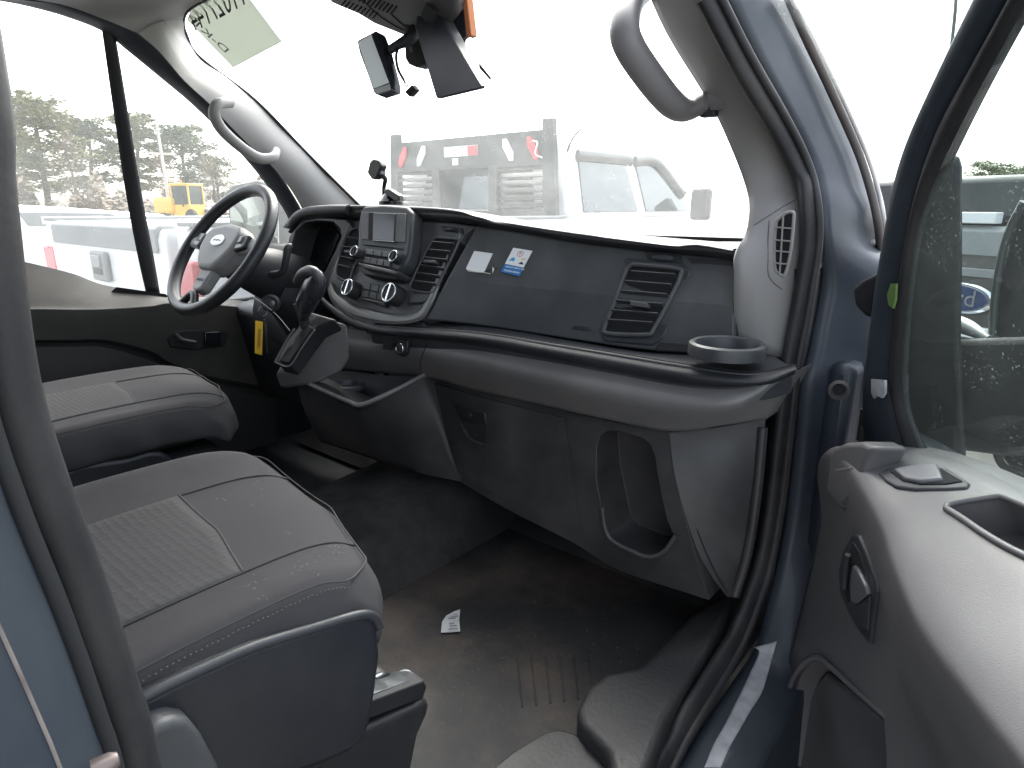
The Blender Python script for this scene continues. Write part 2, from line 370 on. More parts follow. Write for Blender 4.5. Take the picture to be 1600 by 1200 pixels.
# --- passenger door opening seal
seal_px = [(1105, -12), (1163, 100), (1225, 207), (1254, 270), (1265, 322), (1267, 380), (1259, 440), (1249, 500), (1239, 550), (1231, 600), (1220, 700), (1208, 800), (1193, 880), (1174, 940), (1150, 1000), (1115, 1060), (1072, 1130), (1036, 1200)]
seal3 = [TX(u, v, .925) for u, v in seal_px]
seal_path = seal3 + [V((.925, .5, .615)), V((.925, .25, .60)), V((.925, .12, .63))]
tube('opening_seal', seal_path, .016, rubber, van, n=110, seg=16, flat=2.05, nrm=(1, 0, .1))
lip = [p + V((.016, -.012, .004)) for p in seal3]
tube('seal_bead', lip, .0075, rubber, van, n=90, seg=10)
tube('seal_groove', [p + V((.004, -.022, .002)) for p in seal3], .0028, matt_black, van, n=90, seg=8)
# --- grey inner pillar trim with grille
Lp = [(1000, -40), (1040, 50), (1092, 135), (1120, 182), (1150, 250), (1166, 295), (1171, 325), (1166, 362), (1153, 390), (1147, 430), (1147, 540)]
Rp = [(1084, -20), (1120, 45), (1157, 100), (1197, 165), (1232, 225), (1255, 280), (1262, 330), (1260, 390), (1250, 450), (1240, 510), (1230, 560)]
ptrim = patch('pillar_trim', [TX(u, v, .825, .5) for u, v in Lp], [TX(u, v, .915) for u, v in Rp], trim_m, van, nu=40, nv=8, bulge=.012, bdir=(.1, -1, 0), solid=.012)
gp = [(1213, 346), (1226, 334), (1239, 332), (1240, 345), (1235, 395), (1227, 428), (1221, 430), (1211, 419), (1210, 380)]
gpl = [PY(u, v, 1.128) for u, v in gp]
gr = prism('pillar_grille', gpl, (0, .012, 0), void_m, van, bevel=.001)
tube('grille_rim', gpl, .0028, trim_m, gr, n=40, seg=8, closed=True)
tube('grille_bar', [PY(1224, 334, 1.125), PY(1218, 430, 1.125)], .0016, trim_m, gr, n=4, seg=6)
for v in (356, 376, 393, 412):
    tube('grille_bar', [PY(1211, v-1, 1.125), PY(1237-(v-350)*.08, v+1, 1.125)], .0014, trim_m, gr, n=4, seg=6)
pt_ = bvh([ptrim])
for px_ in (((1178, 352), (1200, 338), (1225, 322), (1244, 312)), ((1200, 395), (1200, 425), (1207, 440), (1222, 452)), ((1202, 345), (1200, 380), (1200, 410))):
    tube_on('trim_seam', px_, pt_, .0003, .0009, mat('seam_grey', (.10, .10, .10), .7), van, n=16, seg=5)
tube('grab_handle', [TX(1085, -42, .83, .5), TX(1030, -30, .775, .4), TX(990, 0, .755, .4), TX(976, 40, .75, .4), TX(985, 76, .75, .4), TX(1022, 130, .755, .4), TX(1052, 164, .76, .4), TX(1074, 172, .77, .4), TX(1102, 160, .80, .4), TX(1138, 148, .845, .4)],
     [.026, .026, .027, .0275, .0275, .027, .026, .024, .022, .024], mat('handle_grey', (.20, .195, .20), .5, bump=GRAIN, var=.06), van, n=60, seg=18, flat=.8, nrm=(1, .2, .4))
box('handle_clip', TX(1108, 178, .80, .4), (.03, .02, .012), dash_dark, van, bevel=.003)
# --- painted A pillar outside the seal
tube('screen_edge_trim', [TX(u, v, .995) for u, v in ((1229, -10), (1260, 60), (1300, 145), (1340, 235), (1361, 300), (1372, 350), (1375, 388))], .0075, mat('weathered_edge_trim', (.085, .075, .07), .5, var=.15), van, n=40, seg=10, flat=1.0)
tube('screen_bead', [TX(u, v, 1.0) for u, v in ((1231, -10), (1270, 60), (1312, 145), (1352, 235), (1373, 300), (1381, 340), (1383, 372))], .004, mat('pale_bead', (.5, .49, .47), .4), van, n=40, seg=8)
Aj = [TX(u, v, .94) for u, v in ((1140, -10), (1172, 60), (1200, 116), (1252, 210), (1276, 265), (1285, 310), (1290, 370), (1286, 440), (1276, 500), (1266, 550), (1254, 600), (1244, 700), (1232, 800), (1216, 880), (1201, 940), (1180, 1010), (1148, 1060), (1100, 1130), (1054, 1200))] + [V((.94, .5, .64)), V((.94, .25, .63)), V((.94, .08, .64))]
Bj = [TX(u, v, .985) for u, v in ((1232, -10), (1262, 60), (1302, 140), (1342, 225), (1364, 290), (1374, 340))] + [TX(1373, 392, .995)]
for i, p in enumerate(Aj[7:]):
    k = min(1, max(0, (p.z-.66)/.35)); Bj.append(p + V((.105+.06*k, .17*k+.01, -.02*(1-k))))
jamb_o = patch('door_jamb', Aj, Bj, blue_paint, van, nu=90, nv=9, bulge=.012, bdir=(.5, -.8, .2), solid=.02)
Cj = [p + V((.012, .03, -.35 if p.z < .8 else -.02)) for p in Bj[8:]]
sill_o = patch('sill_panel', Bj[8:], Cj, blue_paint, van, nu=70, nv=5)
# jamb details
hp = PY(1311, 609, 1.150)
lathe('jamb_grommet', [(.0165, 0), (.017, .004), (.0125, .006), (.011, -.004), (.011, -.02)], hp, (0.25, -1, 0), mat('grommet_plastic', (.07, .065, .065), .5), van, seg=22)
lathe('grommet_core', [(.0105, .0), (.0100, .002)], hp, (0.25, -1, 0), void_m, van, seg=18)
prism('check_cavity', [PY(u, v, 1.135) for u, v in ((1332, 452), (1345, 440), (1376, 424), (1378, 470), (1372, 500), (1352, 494), (1336, 478))], (0, .05, 0), void_m, van, bevel=.006, seg=3)  # solid dark piece; shade inside the opening is put into its colour
hm = mat('dirty_hinge', (.030, .030, .032), .55, var=.4, vscale=50, dust=.3, dustcol=(.08, .05, .035))
for u, v in ((1364, 566), (1352, 664)):
    q = PY(u, v, 1.20); lathe('door_hinge', [(.006, -.030), (.011, -.028), (.011, -.002), (.0095, 0), (.011, .002), (.011, .028), (.006, .030)], q, (0, 0, 1), hm, van, seg=18)
# scraped paint along the sill
jt = bvh([jamb_o, sill_o])
decal('scraped_patch', ((1178, 1012), (1186, 1020), (1172, 1052), (1160, 1078), (1146, 1106), (1132, 1134), (1116, 1162), (1100, 1200)), ((1214, 1002), (1206, 1030), (1200, 1052), (1189, 1085), (1172, 1112), (1156, 1140), (1140, 1168), (1126, 1200)), jt, primer_m, van, .0015, 40, 8, .0004)

# --- windscreen
wl = [(300, -60), (283, 0), (285, 30), (310, 90), (400, 158), (562, 325)]
ws = [PP(u, v, WS) for u, v in wl]
gl = build('windscreen', [V((-.93, 1.80, 1.3545)), V((.97, 1.80, 1.3545)), V((.86, .92, 2.0757)), V((-.82, .92, 2.0757))], [(0, 1, 2, 3)], wind_glass, van)
tube('windscreen_seal', [PP(u, v, WS, .004) for u, v in ((420, -45), (330, -6), (296, 13), (286, 32), (291, 55), (312, 90), (400, 158), (480, 240), (566, 326))], .006, matt_black, van, n=50, seg=8)
# driver side pillar trim and headlining
Ad = [(287, 30), (291, 56), (312, 91), (355, 122), (400, 159), (440, 200), (480, 241), (520, 283), (564, 327)]
Bd = [(216, 52), (250, 82), (287, 125), (327, 162), (360, 197), (395, 232), (430, 265), (460, 305), (482, 345)]
patch('pillar_trim', [PP(u, v, WS, .006) for u, v in Ad], [TX(u, v, -.88) for u, v in Bd], trim_m, van, nu=36, nv=10, bulge=.035, bdir=(.8, -.6, 0))
patch('headlining', [PP(u, v, WS, .006) for u, v in ((560, -130), (440, -55), (330, -4), (296, 14), (287, 30))], [TX(u, v, -.88) for u, v in ((-30, -60), (30, -8), (100, 8), (160, 29), (216, 52))], trim_m, van, nu=24, nv=8, bulge=.04, bdir=(.5, -.6, -.2))
lathe('tweeter_grille', [(.028, 0), (.026, .004), (.004, .005)], PP(511, 311, WS, .03), (.6, -.8, .2), trim_m, van, seg=24)
tube('grab_handle', [TX(360, 160, -.845), TX(340, 163, -.80), TX(335, 180, -.79), TX(348, 204, -.79), TX(378, 231, -.79), TX(405, 247, -.79), TX(426, 246, -.80), TX(432, 236, -.84)], [.015, .016, .017, .017, .017, .017, .016, .015], trim_m, van, n=44, seg=14, flat=.9)
# roof console
rc = thing('roof_console', 'dark grey overhead console with louvred vents at the windscreen top', 'console', (0, 1.1, 1.9))
cpl = plane3(PY(510, 0, 1.03), PY(740, 20, 1.06), PY(700, 70, 1.12))
co = [(500, -30), (515, 6), (560, 25), (585, 40), (640, 62), (668, 50), (690, 60), (712, 30), (715, -30)]
prism('console_body', [PP(u, v, cpl) for u, v in co], cpl[1]*-.07, mat('console_grey', (.10, .10, .105), .5, bump=GRAIN, var=.1), rc, bevel=.012, seg=4)
for i in range(9):
    u, v = 537+i*6.2, 4+i*2.4
    tube('louvre', [PP(u+3, v-3, cpl, .0015), PP(u-4, v+5, cpl, .0015)], .0019, void_m, rc, n=3, seg=6)
    u, v = 566+i*6.2, -4+i*2.4
    tube('louvre', [PP(u+4, v-5, cpl, .0015), PP(u-5, v+6, cpl, .0015)], .0021, void_m, rc, n=3, seg=6)
tube('seam', [PP(560, -5, cpl, .001), PP(600, 30, cpl, .001), PP(640, 52, cpl, .001)], .0012, void_m, rc, n=8, seg=6)
tube('seam', [PP(612, 23, cpl, .001), PP(640, 50, cpl, .001), PP(632, 58, cpl, .001)], .0015, void_m, rc, n=8, seg=6)

# ------------------------------------------------------------------ cab floor
fl = []
box('floor_mat', (.365, .62, .648), (1.03, 1.7, .012), mat('dusty_black_rubber_mat', (.012, .012, .0125), .7, bump=(120, .5, .003), var=.35, vscale=5, dust=.85, dustcol=(.085, .062, .046)), van, bevel=.003)
for x_, z_, w_ in ((-.32, .86, .09), (-.50, .84, .07)):
    tube('pedal_arm', [V((x_, 1.34, z_+.25)), V((x_, 1.25, z_+.10)), V((x_, 1.20, z_))], .010, matt_black, van, n=8, seg=8)
    box('pedal_pad', (x_, 1.19, z_), (w_, .02, .07), dash_dark, van, rot=Matrix.Rotation(R(-35), 3, 'X'), bevel=.005)
# ribs of the mat
for i in range(6):
    u = 808+i*22
    a, b = PZ(u, 1030-i*2, .6545), PZ(u+8, 1105-i*3, .6545)
    tube('mat_rib', [a, b], .0019, MATS['dusty_black_rubber_mat'], van, n=4, seg=8)
sp = [(1150, 925), (1128, 985), (1085, 1052), (1040, 1130), (1012, 1210), (958, 1215), (952, 1172), (906, 1128), (902, 1105), (918, 1072), (945, 1050), (1000, 1040), (1040, 1000), (1080, 958), (1120, 930)]
prism('sill_cover', [PZ(u, v, .705) for u, v in sp], (0, 0, -.06), mat('sill_plastic', (.020, .020, .021), .6, bump=(120, .5, .002), var=.25, dust=.35, dustcol=(.05, .045, .04)), van, bevel=.014, seg=4)
st = [(760, 1205), (800, 1173), (850, 1143), (872, 1137), (900, 1145), (935, 1180), (960, 1215), (960, 1320), (760, 1320)]
prism('step_pad', [PZ(u, v, .668) for u, v in st], (0, 0, -.02), MATS['sill_plastic'], van, bevel=.006, seg=3)
# transmission hump with carpet and heater box behind
loft('floor_hump', [[V((-.28, y, .655)) for y in (.45, .8, 1.1, 1.45)], [V((-.22, y, .70+.07*(y-.45))) for y in (.45, .8, 1.1, 1.45)], [V((-.02, y, .73+.10*(y-.45))) for y in (.45, .8, 1.1, 1.45)], [V((.16, y, .71+.09*(y-.45))) for y in (.45, .8, 1.1, 1.45)], [V((.25, y, .655)) for y in (.45, .8, 1.1, 1.45)]], carpet, van, nu=16, nv=24)
loft('footwell_carpet', [[V((x, 1.20, .655)) for x in (-.8, 0, .5, .9)], [V((x, 1.36, .74)) for x in (-.8, 0, .5, .9)], [V((x, 1.46, 1.0)) for x in (-.8, 0, .5, .9)]], carpet, van, nu=12, nv=12)

# ================================================================== dashboard
dash = thing('dashboard', 'black and grey van dashboard with vents, glovebox and open pocket', 'dashboard', (.1, 1.2, .75))
Pc = plane3(PY(600, 345, 1.12), PY(705, 350, 1.12), PY(600, 490, 1.01))
Pp = plane3(PY(800, 365, 1.22), PY(1120, 400, 1.22), PY(900, 530, 1.15))
def YL(px, ys): return [PY(u, v, y) for (u, v), y in zip(px, ys)]
cols = [452, 470, 500, 560, 650, 720, 760, 800, 900, 1000, 1060, 1100, 1152]
cv = [354, 334, 325, 321, 323, 328, 338, 346, 361, 374, 381, 379, 388]
cy = [1.13, 1.13, 1.13, 1.13, 1.14, 1.135, 1.14, 1.172, 1.215, 1.232, 1.232, 1.232, 1.225]
bv = [364, 350, 342, 340, 343, 347, 354, 360, 377, 389, 395, 399, 404]
crest = YL(zip(cols, cv), cy)
mid = YL([(u, v+(b-v)*.45) for u, v, b in zip(cols, cv, bv)], [y-.035 for y in cy])
bot = YL(zip(cols, bv), [y-.022 for y in cy])
rear = [V((p.x*1.05, 1.775, 1.385)) for p in crest]
rmid = [(p+q)*.5+V((0, 0, .012)) for p, q in zip(crest, rear)]
loft('top_pad', [rear, rmid, crest, mid, bot, [p+V((0, .05, -.012)) for p in bot]], dash_black, dash, nu=80, nv=30, angle=70)
# passenger fascia (airbag cover) with a crease
def FP(u, v, off=0.0):            # the cover swings from the centre stack's face to its own further right
    w_ = min(1, max(0, 1-(u-(744-(v-352)*.54))/230))**1.4
    return PP(u, v, Pp, off)*(1-w_) + PP(u, v, Pc, off)*w_
f_top = [FP(u, v) for u, v in ((744, 352), (770, 356), (800, 361), (850, 370), (900, 378), (1000, 391), (1100, 400), (1150, 404))]
f_mid = [FP(u, v, .012) for u, v in ((703, 430), (740, 438), (790, 446), (840, 451), (890, 455), (1000, 466), (1100, 474), (1148, 478))]
f_bot = [FP(u, v) for u, v in ((664, 500), (700, 503), (760, 510), (820, 519), (890, 530), (1000, 546), (1090, 552), (1147, 556))]
fas = loft('airbag_cover', [f_top, f_mid, f_bot], fascia_m, dash, nu=40, back=(0, .10, 0), angle=8, bevel=.004)
text('airbag_lettering', 'AIRBAG', .0135, PP(908, 513, Pp, .0065), PP(940, 516, Pp)-PP(880, 511, Pp), (0, 0, 1), dash_dark, dash, ext=.0008)
# ledge with padded lip
l_b = YL(((650, 499), (760, 510), (890, 531), (1000, 548), (1080, 552), (1150, 552), (1212, 556)), (1.05, 1.10, 1.165, 1.17, 1.18, 1.19, 1.19))
l_f = YL(((575, 507), (740, 519), (850, 536), (950, 552), (1080, 573), (1180, 584), (1240, 572)), (.98, 1.0, 1.02, 1.03, 1.04, 1.06, 1.11))
l_l = YL(((572, 514), (740, 529), (850, 548), (950, 566), (1085, 589), (1188, 595), (1245, 578)), (.972, .992, 1.012, 1.022, 1.032, 1.055, 1.105))
l_u = YL(((575, 521), (740, 539), (850, 559), (950, 578), (1085, 602), (1190, 602), (1240, 586)), (.985, 1.005, 1.025, 1.035, 1.045, 1.065, 1.12))
loft('ledge', [l_b, [(a+b)*.5+V((0, 0, -.002)) for a, b in zip(l_b, l_f)], l_f], dash_dark, dash, nu=60, nv=14, back=(0, .01, -.05), angle=50, bevel=.003)
loft('ledge_lip', [[p+V((0, .008, .0015)) for p in l_f], [p+V((0, -.002, 0)) for p in l_l], l_u, [p+V((0, .05, 0)) for p in l_u]], dash_black, dash, nu=60, nv=16, angle=70)
tube('ledge_lip_end', YL(((492, 455), (507, 472), (530, 491), (556, 506), (590, 516), (640, 523)), (1.0, .995, .985, .978, .978, .985)), [.005, .008, .010, .0105, .009, .006], dash_black, dash, n=36, seg=12)
tube('stitch_line', [p+V((0, .004, .0025)) for p in l_f], .0011, void_m, dash, n=70, seg=6)
cc = PY(1136, 541, 1.085)
lathe('cup_holder', [(.066, -.016), (.066, .000), (.0645, .005), (.060, .008), (.055, .006), (.052, .0), (.050, -.016), (.001, -.017)], cc, (0, 0, 1), dash_dark, dash, seg=40)
# grey roll below the ledge
b_t = YL(((530, 512), (640, 526), (740, 537), (850, 557), (950, 576), (1085, 600), (1192, 601), (1236, 588)), (1.02, 1.02, 1.02, 1.035, 1.045, 1.055, 1.07, 1.12))
b_m = YL(((530, 543), (640, 553), (740, 568), (850, 592), (950, 613), (1060, 632), (1150, 633), (1212, 612)), (1.0, 1.0, .995, 1.005, 1.01, 1.02, 1.04, 1.10))
b_b = YL(((535, 578), (660, 589), (740, 609), (850, 634), (950, 656), (1046, 674), (1130, 665), (1198, 655)), (1.06, 1.05, 1.05, 1.05, 1.055, 1.06, 1.07, 1.12))
loft('lower_roll', [b_t, b_m, b_b], roll_m, dash, nu=60, nv=18, back=(0, .12, 0), angle=60)
# lower panel with pocket
p_t = YL(((666, 588), (740, 608), (850, 634), (950, 657), (1046, 675)), (1.075, 1.075, 1.075, 1.075, 1.07))
p_m = YL(((690, 665), (770, 698), (870, 738), (965, 775), (1066, 790)), (1.08, 1.07, 1.06, 1.05, 1.045))
p_b = YL(((716, 752), (800, 800), (895, 848), (970, 892), (1108, 938)), (1.09, 1.075, 1.065, 1.055, 1.06))
low = loft('lower_panel', [p_t, p_m, p_b], lower_m, dash, nu=40, nv=14, back=(0, .16, 0), angle=35, bevel=.006)
pk = [(926, 700), (930, 684), (942, 677), (958, 678), (996, 688), (1010, 698), (1020, 718), (1032, 765), (1044, 812), (1054, 838), (1040, 858), (1024, 868), (1008, 867), (985, 858), (962, 848), (950, 836), (944, 815), (940, 795), (930, 750)]
pk3 = [PY(u, v, 1.05) for u, v in pk]
cut(low, pk3, (0, -.08, 0), (0, .10, 0))
tube('pocket_lip', [PY(u, v, 1.036) for u, v in ((941, 792), (944, 818), (951, 838), (965, 850), (988, 861), (1008, 869), (1024, 869), (1040, 860), (1055, 838))], .0045, mat('pocket_lip_plastic', (.062, .061, .062), .5, bump=GRAIN), dash, n=44, seg=10)
# glovebox door stands a little proud of the panel
g_t = [p+V((0, -.006, -.006)) for p in YL(((672, 592), (740, 612), (810, 630), (884, 648)), (1.075, 1.075, 1.075, 1.075))]
g_m = [p+V((0, -.006, 0)) for p in YL(((694, 668), (760, 697), (825, 722), (893, 745)), (1.075, 1.069, 1.062, 1.057))]
g_b = [p+V((0, -.006, .008)) for p in YL(((716, 740), (780, 775), (845, 806), (908, 838)), (1.085, 1.076, 1.068, 1.063))]
gb = loft('glovebox_door', [g_t, g_m, g_b], lower_m, dash, nu=24, nv=12, back=(0, .04, 0), angle=35, bevel=.004)
hk = [PY(u, v, 1.07) for u, v in ((704, 627), (758, 644), (762, 668), (760, 698), (737, 690), (722, 664))]
cut(gb, hk, (0, -.05, 0), (0, .02, 0))
hd = prism('glovebox_handle', [PY(u, v, 1.062) for u, v in ((708, 630), (757, 645), (760, 664), (722, 658))], (0, .012, 0), dash_black, gb, bevel=.003)
lathe('handle_lock', [(.006, 0), (.005, .003), (.001, .003)], PY(735, 648, 1.058), (0, -1, .2), dash_dark, gb, seg=14)
tube('handle_shelf', [PY(u, v, 1.070) for u, v in ((724, 672), (738, 688), (759, 695))], .006, lower_m, gb, n=8, seg=8)
# side cheek towards the door
c_l = YL(((1046, 676), (1056, 750), (1086, 850), (1112, 900), (1136, 932)), (1.068, 1.045, 1.045, 1.05, 1.06))
c_m = YL(((1120, 668), (1125, 750), (1130, 840), (1140, 895), (1146, 934)), (1.10, 1.08, 1.08, 1.08, 1.075))
c_r = YL(((1196, 655), (1188, 750), (1170, 850), (1158, 900), (1148, 936)), (1.14, 1.13, 1.11, 1.10, 1.09))
loft('side_cheek', [c_l, c_m, c_r], lower_m, dash, nu=30, nv=12, angle=60)
tube('cheek_seam', [p+V((.002, -.003, 0)) for p in YL(((1086, 820), (1102, 860), (1120, 898), (1136, 925)), (1.055, 1.055, 1.055, 1.058))], .0012, void_m, dash, n=14, seg=6)
tube('kick_trim', YL(((1192, 668), (1186, 740), (1176, 820), (1164, 880), (1148, 930)), (1.135, 1.125, 1.11, 1.10, 1.085)), .009, lower_m, dash, n=30, seg=10)

def vent(parent, name, inner, pl, slats, tabpx, proud=.006, frame=True, rim=.005):
    q = [PP(u, v, pl, proud) for u, v in inner]
    o = prism(name, q, pl[1]*-.05, void_m, parent, bevel=0)
    if frame: tube('vent_frame', [PP(u, v, pl, proud+.002) for u, v in inner], rim, fascia_m, o, n=60, seg=10, closed=True)
    for (a, b) in slats:
        p, r = PP(*a, pl, proud+.001), PP(*b, pl, proud+.001); d = (r-p).normalized(); nn = (pl[1]*.8+V((0, 0, .6))).normalized()
        w_ = (nn-d*nn.dot(d)).normalized()*.010; t_ = d.cross(w_).normalized()*.0014
        build('slat', [p-w_-t_, r-w_-t_, r+w_-t_, p+w_-t_, p-w_+t_, r-w_+t_, r+w_+t_, p+w_+t_], [(0, 1, 2, 3), (4, 7, 6, 5), (0, 4, 5, 1), (1, 5, 6, 2), (2, 6, 7, 3), (3, 7, 4, 0)], dash_dark, o, bevel=.0006)
    if tabpx:
        prism('vent_tab', [PP(u, v, pl, proud+.014) for u, v in tabpx], pl[1]*-.02, fascia_m, o, bevel=.0018)
    return o
pv_in = [(988, 413), (1058, 420), (1064, 430), (1050, 462), (1022, 514), (1010, 523), (950, 521), (945, 511), (960, 474), (978, 424)]
prism('vent_surround', [PP(u, v, Pp, .006) for u, v in ((978, 402), (1066, 411), (1080, 424), (1066, 468), (1036, 528), (1018, 540), (944, 533), (934, 516), (952, 466), (968, 416))], Pp[1]*-.03, dash_dark, dash, bevel=.004, seg=3)
vent(dash, 'passenger_vent', pv_in, Pp, [((987, 428), (1056, 433)), ((979, 443), (1051, 449)), ((972, 458), (1044, 464)), ((964, 473), (1037, 479)), ((957, 488), (1030, 494)), ((951, 503), (1022, 508))], [(984, 470), (1012, 473), (1013, 481), (985, 478)], proud=.010)
cheek = prism('dash_end_panel', [PP(u, v, Pp, .002) for u, v in ((1072, 402), (1152, 406), (1150, 556), (1020, 548), (1060, 480), (1085, 424))], Pp[1]*-.05, dash_black, dash, bevel=.003)
def demist(u, v, w_, h_, pl, s):
    q = [(u-w_, v-h_-s*w_), (u+w_*.9, v-h_+s*w_), (u+w_, v+h_+s*w_), (u-w_*.8, v+h_-s*w_)]
    o = prism('demister', [PP(a, b, pl, .005) for a, b in q], pl[1]*-.02, dash_black, dash, bevel=.002)
    lathe('demister_nozzle', [(w_*.00085, 0), (w_*.0008, .004), (w_*.0005, .007), (.001, .0075)], PP(u, v+1, pl, .005), pl[1], dash_dark, o, seg=24, sx=.30, xdir=V((0, 0, 1)))
demist(1036, 402, 30, 6, Pp, .13); demist(706, 358, 17, 4, Pc, .10)

# ------------------------------------------------------------------ centre stack
cs = [(538, 344), (600, 341), (700, 346), (742, 352), (722, 368), (698, 415), (672, 474), (660, 498), (600, 506), (560, 499), (528, 480), (512, 456), (515, 430), (528, 396), (540, 365)]
prism('centre_fascia', [PP(u, v, Pc) for u, v in cs], Pc[1]*-.10, mat('centre_fascia_lit_plastic', (.080, .082, .086), .45, bump=GRAIN, var=.15, dust=.06), dash, bevel=.006, seg=3)  # lighter copy of the fascia plastic; light from above put into its colour
patch('centre_surround', [PP(u, v, Pc, o_) for u, v, o_ in ((516, 436, .006), (527, 458, .008), (556, 476, .008), (608, 489, .008), (648, 487, .006), (666, 466, .003), (690, 412, .001), (716, 362, .0005))], [PP(u, v, Pc, o_) for u, v, o_ in ((512, 456, .014), (523, 475, .016), (548, 492, .016), (602, 504, .016), (652, 500, .014), (674, 474, .010), (698, 415, .005), (722, 364, .001))], silver_m, dash, nu=60, nv=5, bulge=.004, bdir=Pc[1], solid=.006)
tube('surround_edge', [PP(u, v, Pc, .014) for u, v in ((548, 350), (533, 386), (518, 425), (513, 452), (523, 476), (548, 493), (602, 505), (654, 501), (676, 474))], .0022, fascia_m, dash, n=70, seg=8)
lowc = [PP(u, v, Pc, .004) for u, v in ((518, 455), (550, 486), (602, 506), (660, 502), (664, 512), (612, 520), (585, 515), (566, 510), (540, 498), (515, 470))]
prism('stack_chin', lowc, Pc[1]*-.05, dash_black, dash, bevel=.004)
prism('ashtray_lid', [PP(u, v, Pc, .016) for u, v in ((546, 491), (586, 500), (584, 511), (572, 511), (545, 500))], Pc[1]*-.03, dash_black, dash, bevel=.004, seg=3)
cv_l = [(549, 360), (562, 358), (560, 400), (552, 420), (545, 438), (527, 431), (529, 408), (540, 374)]
vent(dash, 'centre_vent', cv_l, Pc, [((545, 374), (562, 377)), ((539, 389), (560, 391)), ((535, 404), (556, 409)), ((531, 417), (550, 422))], [(538, 390), (552, 391), (551, 396), (537, 394)], proud=.006, rim=.003)
cv_r = [(682, 371), (714, 374), (716, 380), (700, 414), (682, 450), (672, 457), (642, 452), (645, 436), (662, 400), (676, 376)]
vent(dash, 'centre_vent', cv_r, Pc, [((679, 382), (712, 385)), ((673, 394), (706, 397)), ((666, 406), (701, 410)), ((659, 418), (695, 423)), ((653, 430), (689, 435)), ((648, 442), (683, 447))], [(661, 405), (680, 406), (680, 411), (660, 410)], proud=.006, rim=.003)
prism('stack_cubby', [PP(u, v, Pc, .010) for u, v in ((641, 458), (673, 458), (668, 470), (660, 473), (636, 474))], Pc[1]*-.02, dash_dark, dash, bevel=.003)
prism('stack_cubby', [PP(u, v, Pc, .010) for u, v in ((528, 436), (545, 444), (542, 455), (536, 458), (522, 446))], Pc[1]*-.02, dash_dark, dash, bevel=.003)
# radio and screen
sc_o = [(563, 329), (569, 321), (600, 319), (636, 322), (645, 331), (643, 372), (639, 398), (633, 414), (622, 424), (590, 417), (557, 408), (552, 399), (558, 386), (560, 346)]
rad = prism('radio', [PP(u, v, Pc, .043) for u, v in sc_o], Pc[1]*-.04, dash_dark, dash, bevel=.008, seg=4)
prism('screen_bezel', [PP(u, v, Pc, .045) for u, v in ((565, 331), (634, 333), (633, 379), (564, 374))], Pc[1]*-.004, fascia_m, rad, bevel=.0015)
prism('screen', [PP(u, v, Pc, .0475) for u, v in ((583, 333), (617, 334), (615, 377), (582, 374))], Pc[1]*-.004, screen_m, rad, bevel=.0006)
prism('bezel_groove', [PP(u, v, Pc, .0465) for u, v in ((576, 332), (583, 332), (582, 374), (575, 373))], Pc[1]*-.004, void_m, rad, bevel=.0004)
tube('screen_rim', [PP(582, 375.5, Pc, .047), PP(616, 378, Pc, .047)], .0013, silver_m, rad, n=3, seg=6)
tube('disc_slot', [PP(567, 382, Pc, .0445), PP(629, 389, Pc, .0445)], .0016, void_m, rad, n=3, seg=6)
def keys(n, a, b, h_, pl, off, par, m=fascia_m):
    for i in range(n):
        t0, t1 = (i+.05)/n, (i+.95)/n
        q = [(a[0]+(b[0]-a[0])*t, a[1]+(b[1]-a[1])*t) for t in (t0, t1)]
        prism('key', [PP(*q[0], pl, off), PP(*q[1], pl, off), PP(q[1][0]-1.5, q[1][1]+h_, pl, off), PP(q[0][0]-1.5, q[0][1]+h_, pl, off)], pl[1]*-.006, m, par, bevel=.0012)
keys(3, (571, 389), (610, 394), 8, Pc, .048, rad); keys(4, (569, 401), (610, 408), 9, Pc, .048, rad)
tube('key_bar', [PP(571, 399, Pc, .0465), PP(610, 404, Pc, .0465)], .0011, void_m, rad, n=3, seg=6)
def knob(u, v, r, L, pl, off, par):
    o = lathe('knob', [(r, -.002), (r, L*.9), (r*.96, L), (r*.86, L+.001), (r*.84, L-.001), (.0005, L-.001)], PP(u, v, pl, off), pl[1], dash_black, par, seg=30)
    c = PP(u, v, pl, off)+pl[1]*(L+.0005)
    x = pl[1].cross(V((0, 0, 1))).normalized(); y = x.cross(pl[1])
    tube('knob_ring', [c+(x*math.cos(k*math.pi/8)+y*math.sin(k*math.pi/8))*r*.9 for k in range(16)], r*.075, chrome, o, n=33, seg=8, closed=True)
    tube('knob_grip', [c+y*r*.8, c-y*r*.8], r*.2, chrome if r > .018 else dash_dark, o, n=5, seg=8, flat=.5, nrm=pl[1])
    return o
knob(564, 398, .0145, .024, Pc, .040, rad); knob(625, 406, .0150, .024, Pc, .038, rad)
prism('radio_shelf', [PP(u, v, Pc, .050) for u, v in ((556, 409), (570, 412), (624, 424), (618, 429), (566, 418))], Pc[1]*-.05, fascia_m, rad, bevel=.003)
prism('radio_underside', [PP(u, v, Pc, .028) for u, v in ((558, 416), (622, 426), (630, 420), (626, 436), (614, 437), (568, 429))], Pc[1]*-.05, dash_black, rad, bevel=.004)
cl = prism('climate_panel', [PP(u, v, Pc, .012) for u, v in ((566, 439), (605, 447), (607, 453), (600, 479), (562, 466))], Pc[1]*-.02, dash_dark, dash, bevel=.002)
keys(3, (567, 441), (605, 449), 10, Pc, .016, cl); keys(3, (565, 453), (602, 460), 10, Pc, .016, cl)
tube('climate_bar', [PP(563, 466, Pc, .014), PP(600, 474, Pc, .014)], .0015, silver_m, cl, n=3, seg=6)
knob(556, 455, .0235, .030, Pc, .004, dash); knob(622, 464, .0255, .032, Pc, .004, dash)
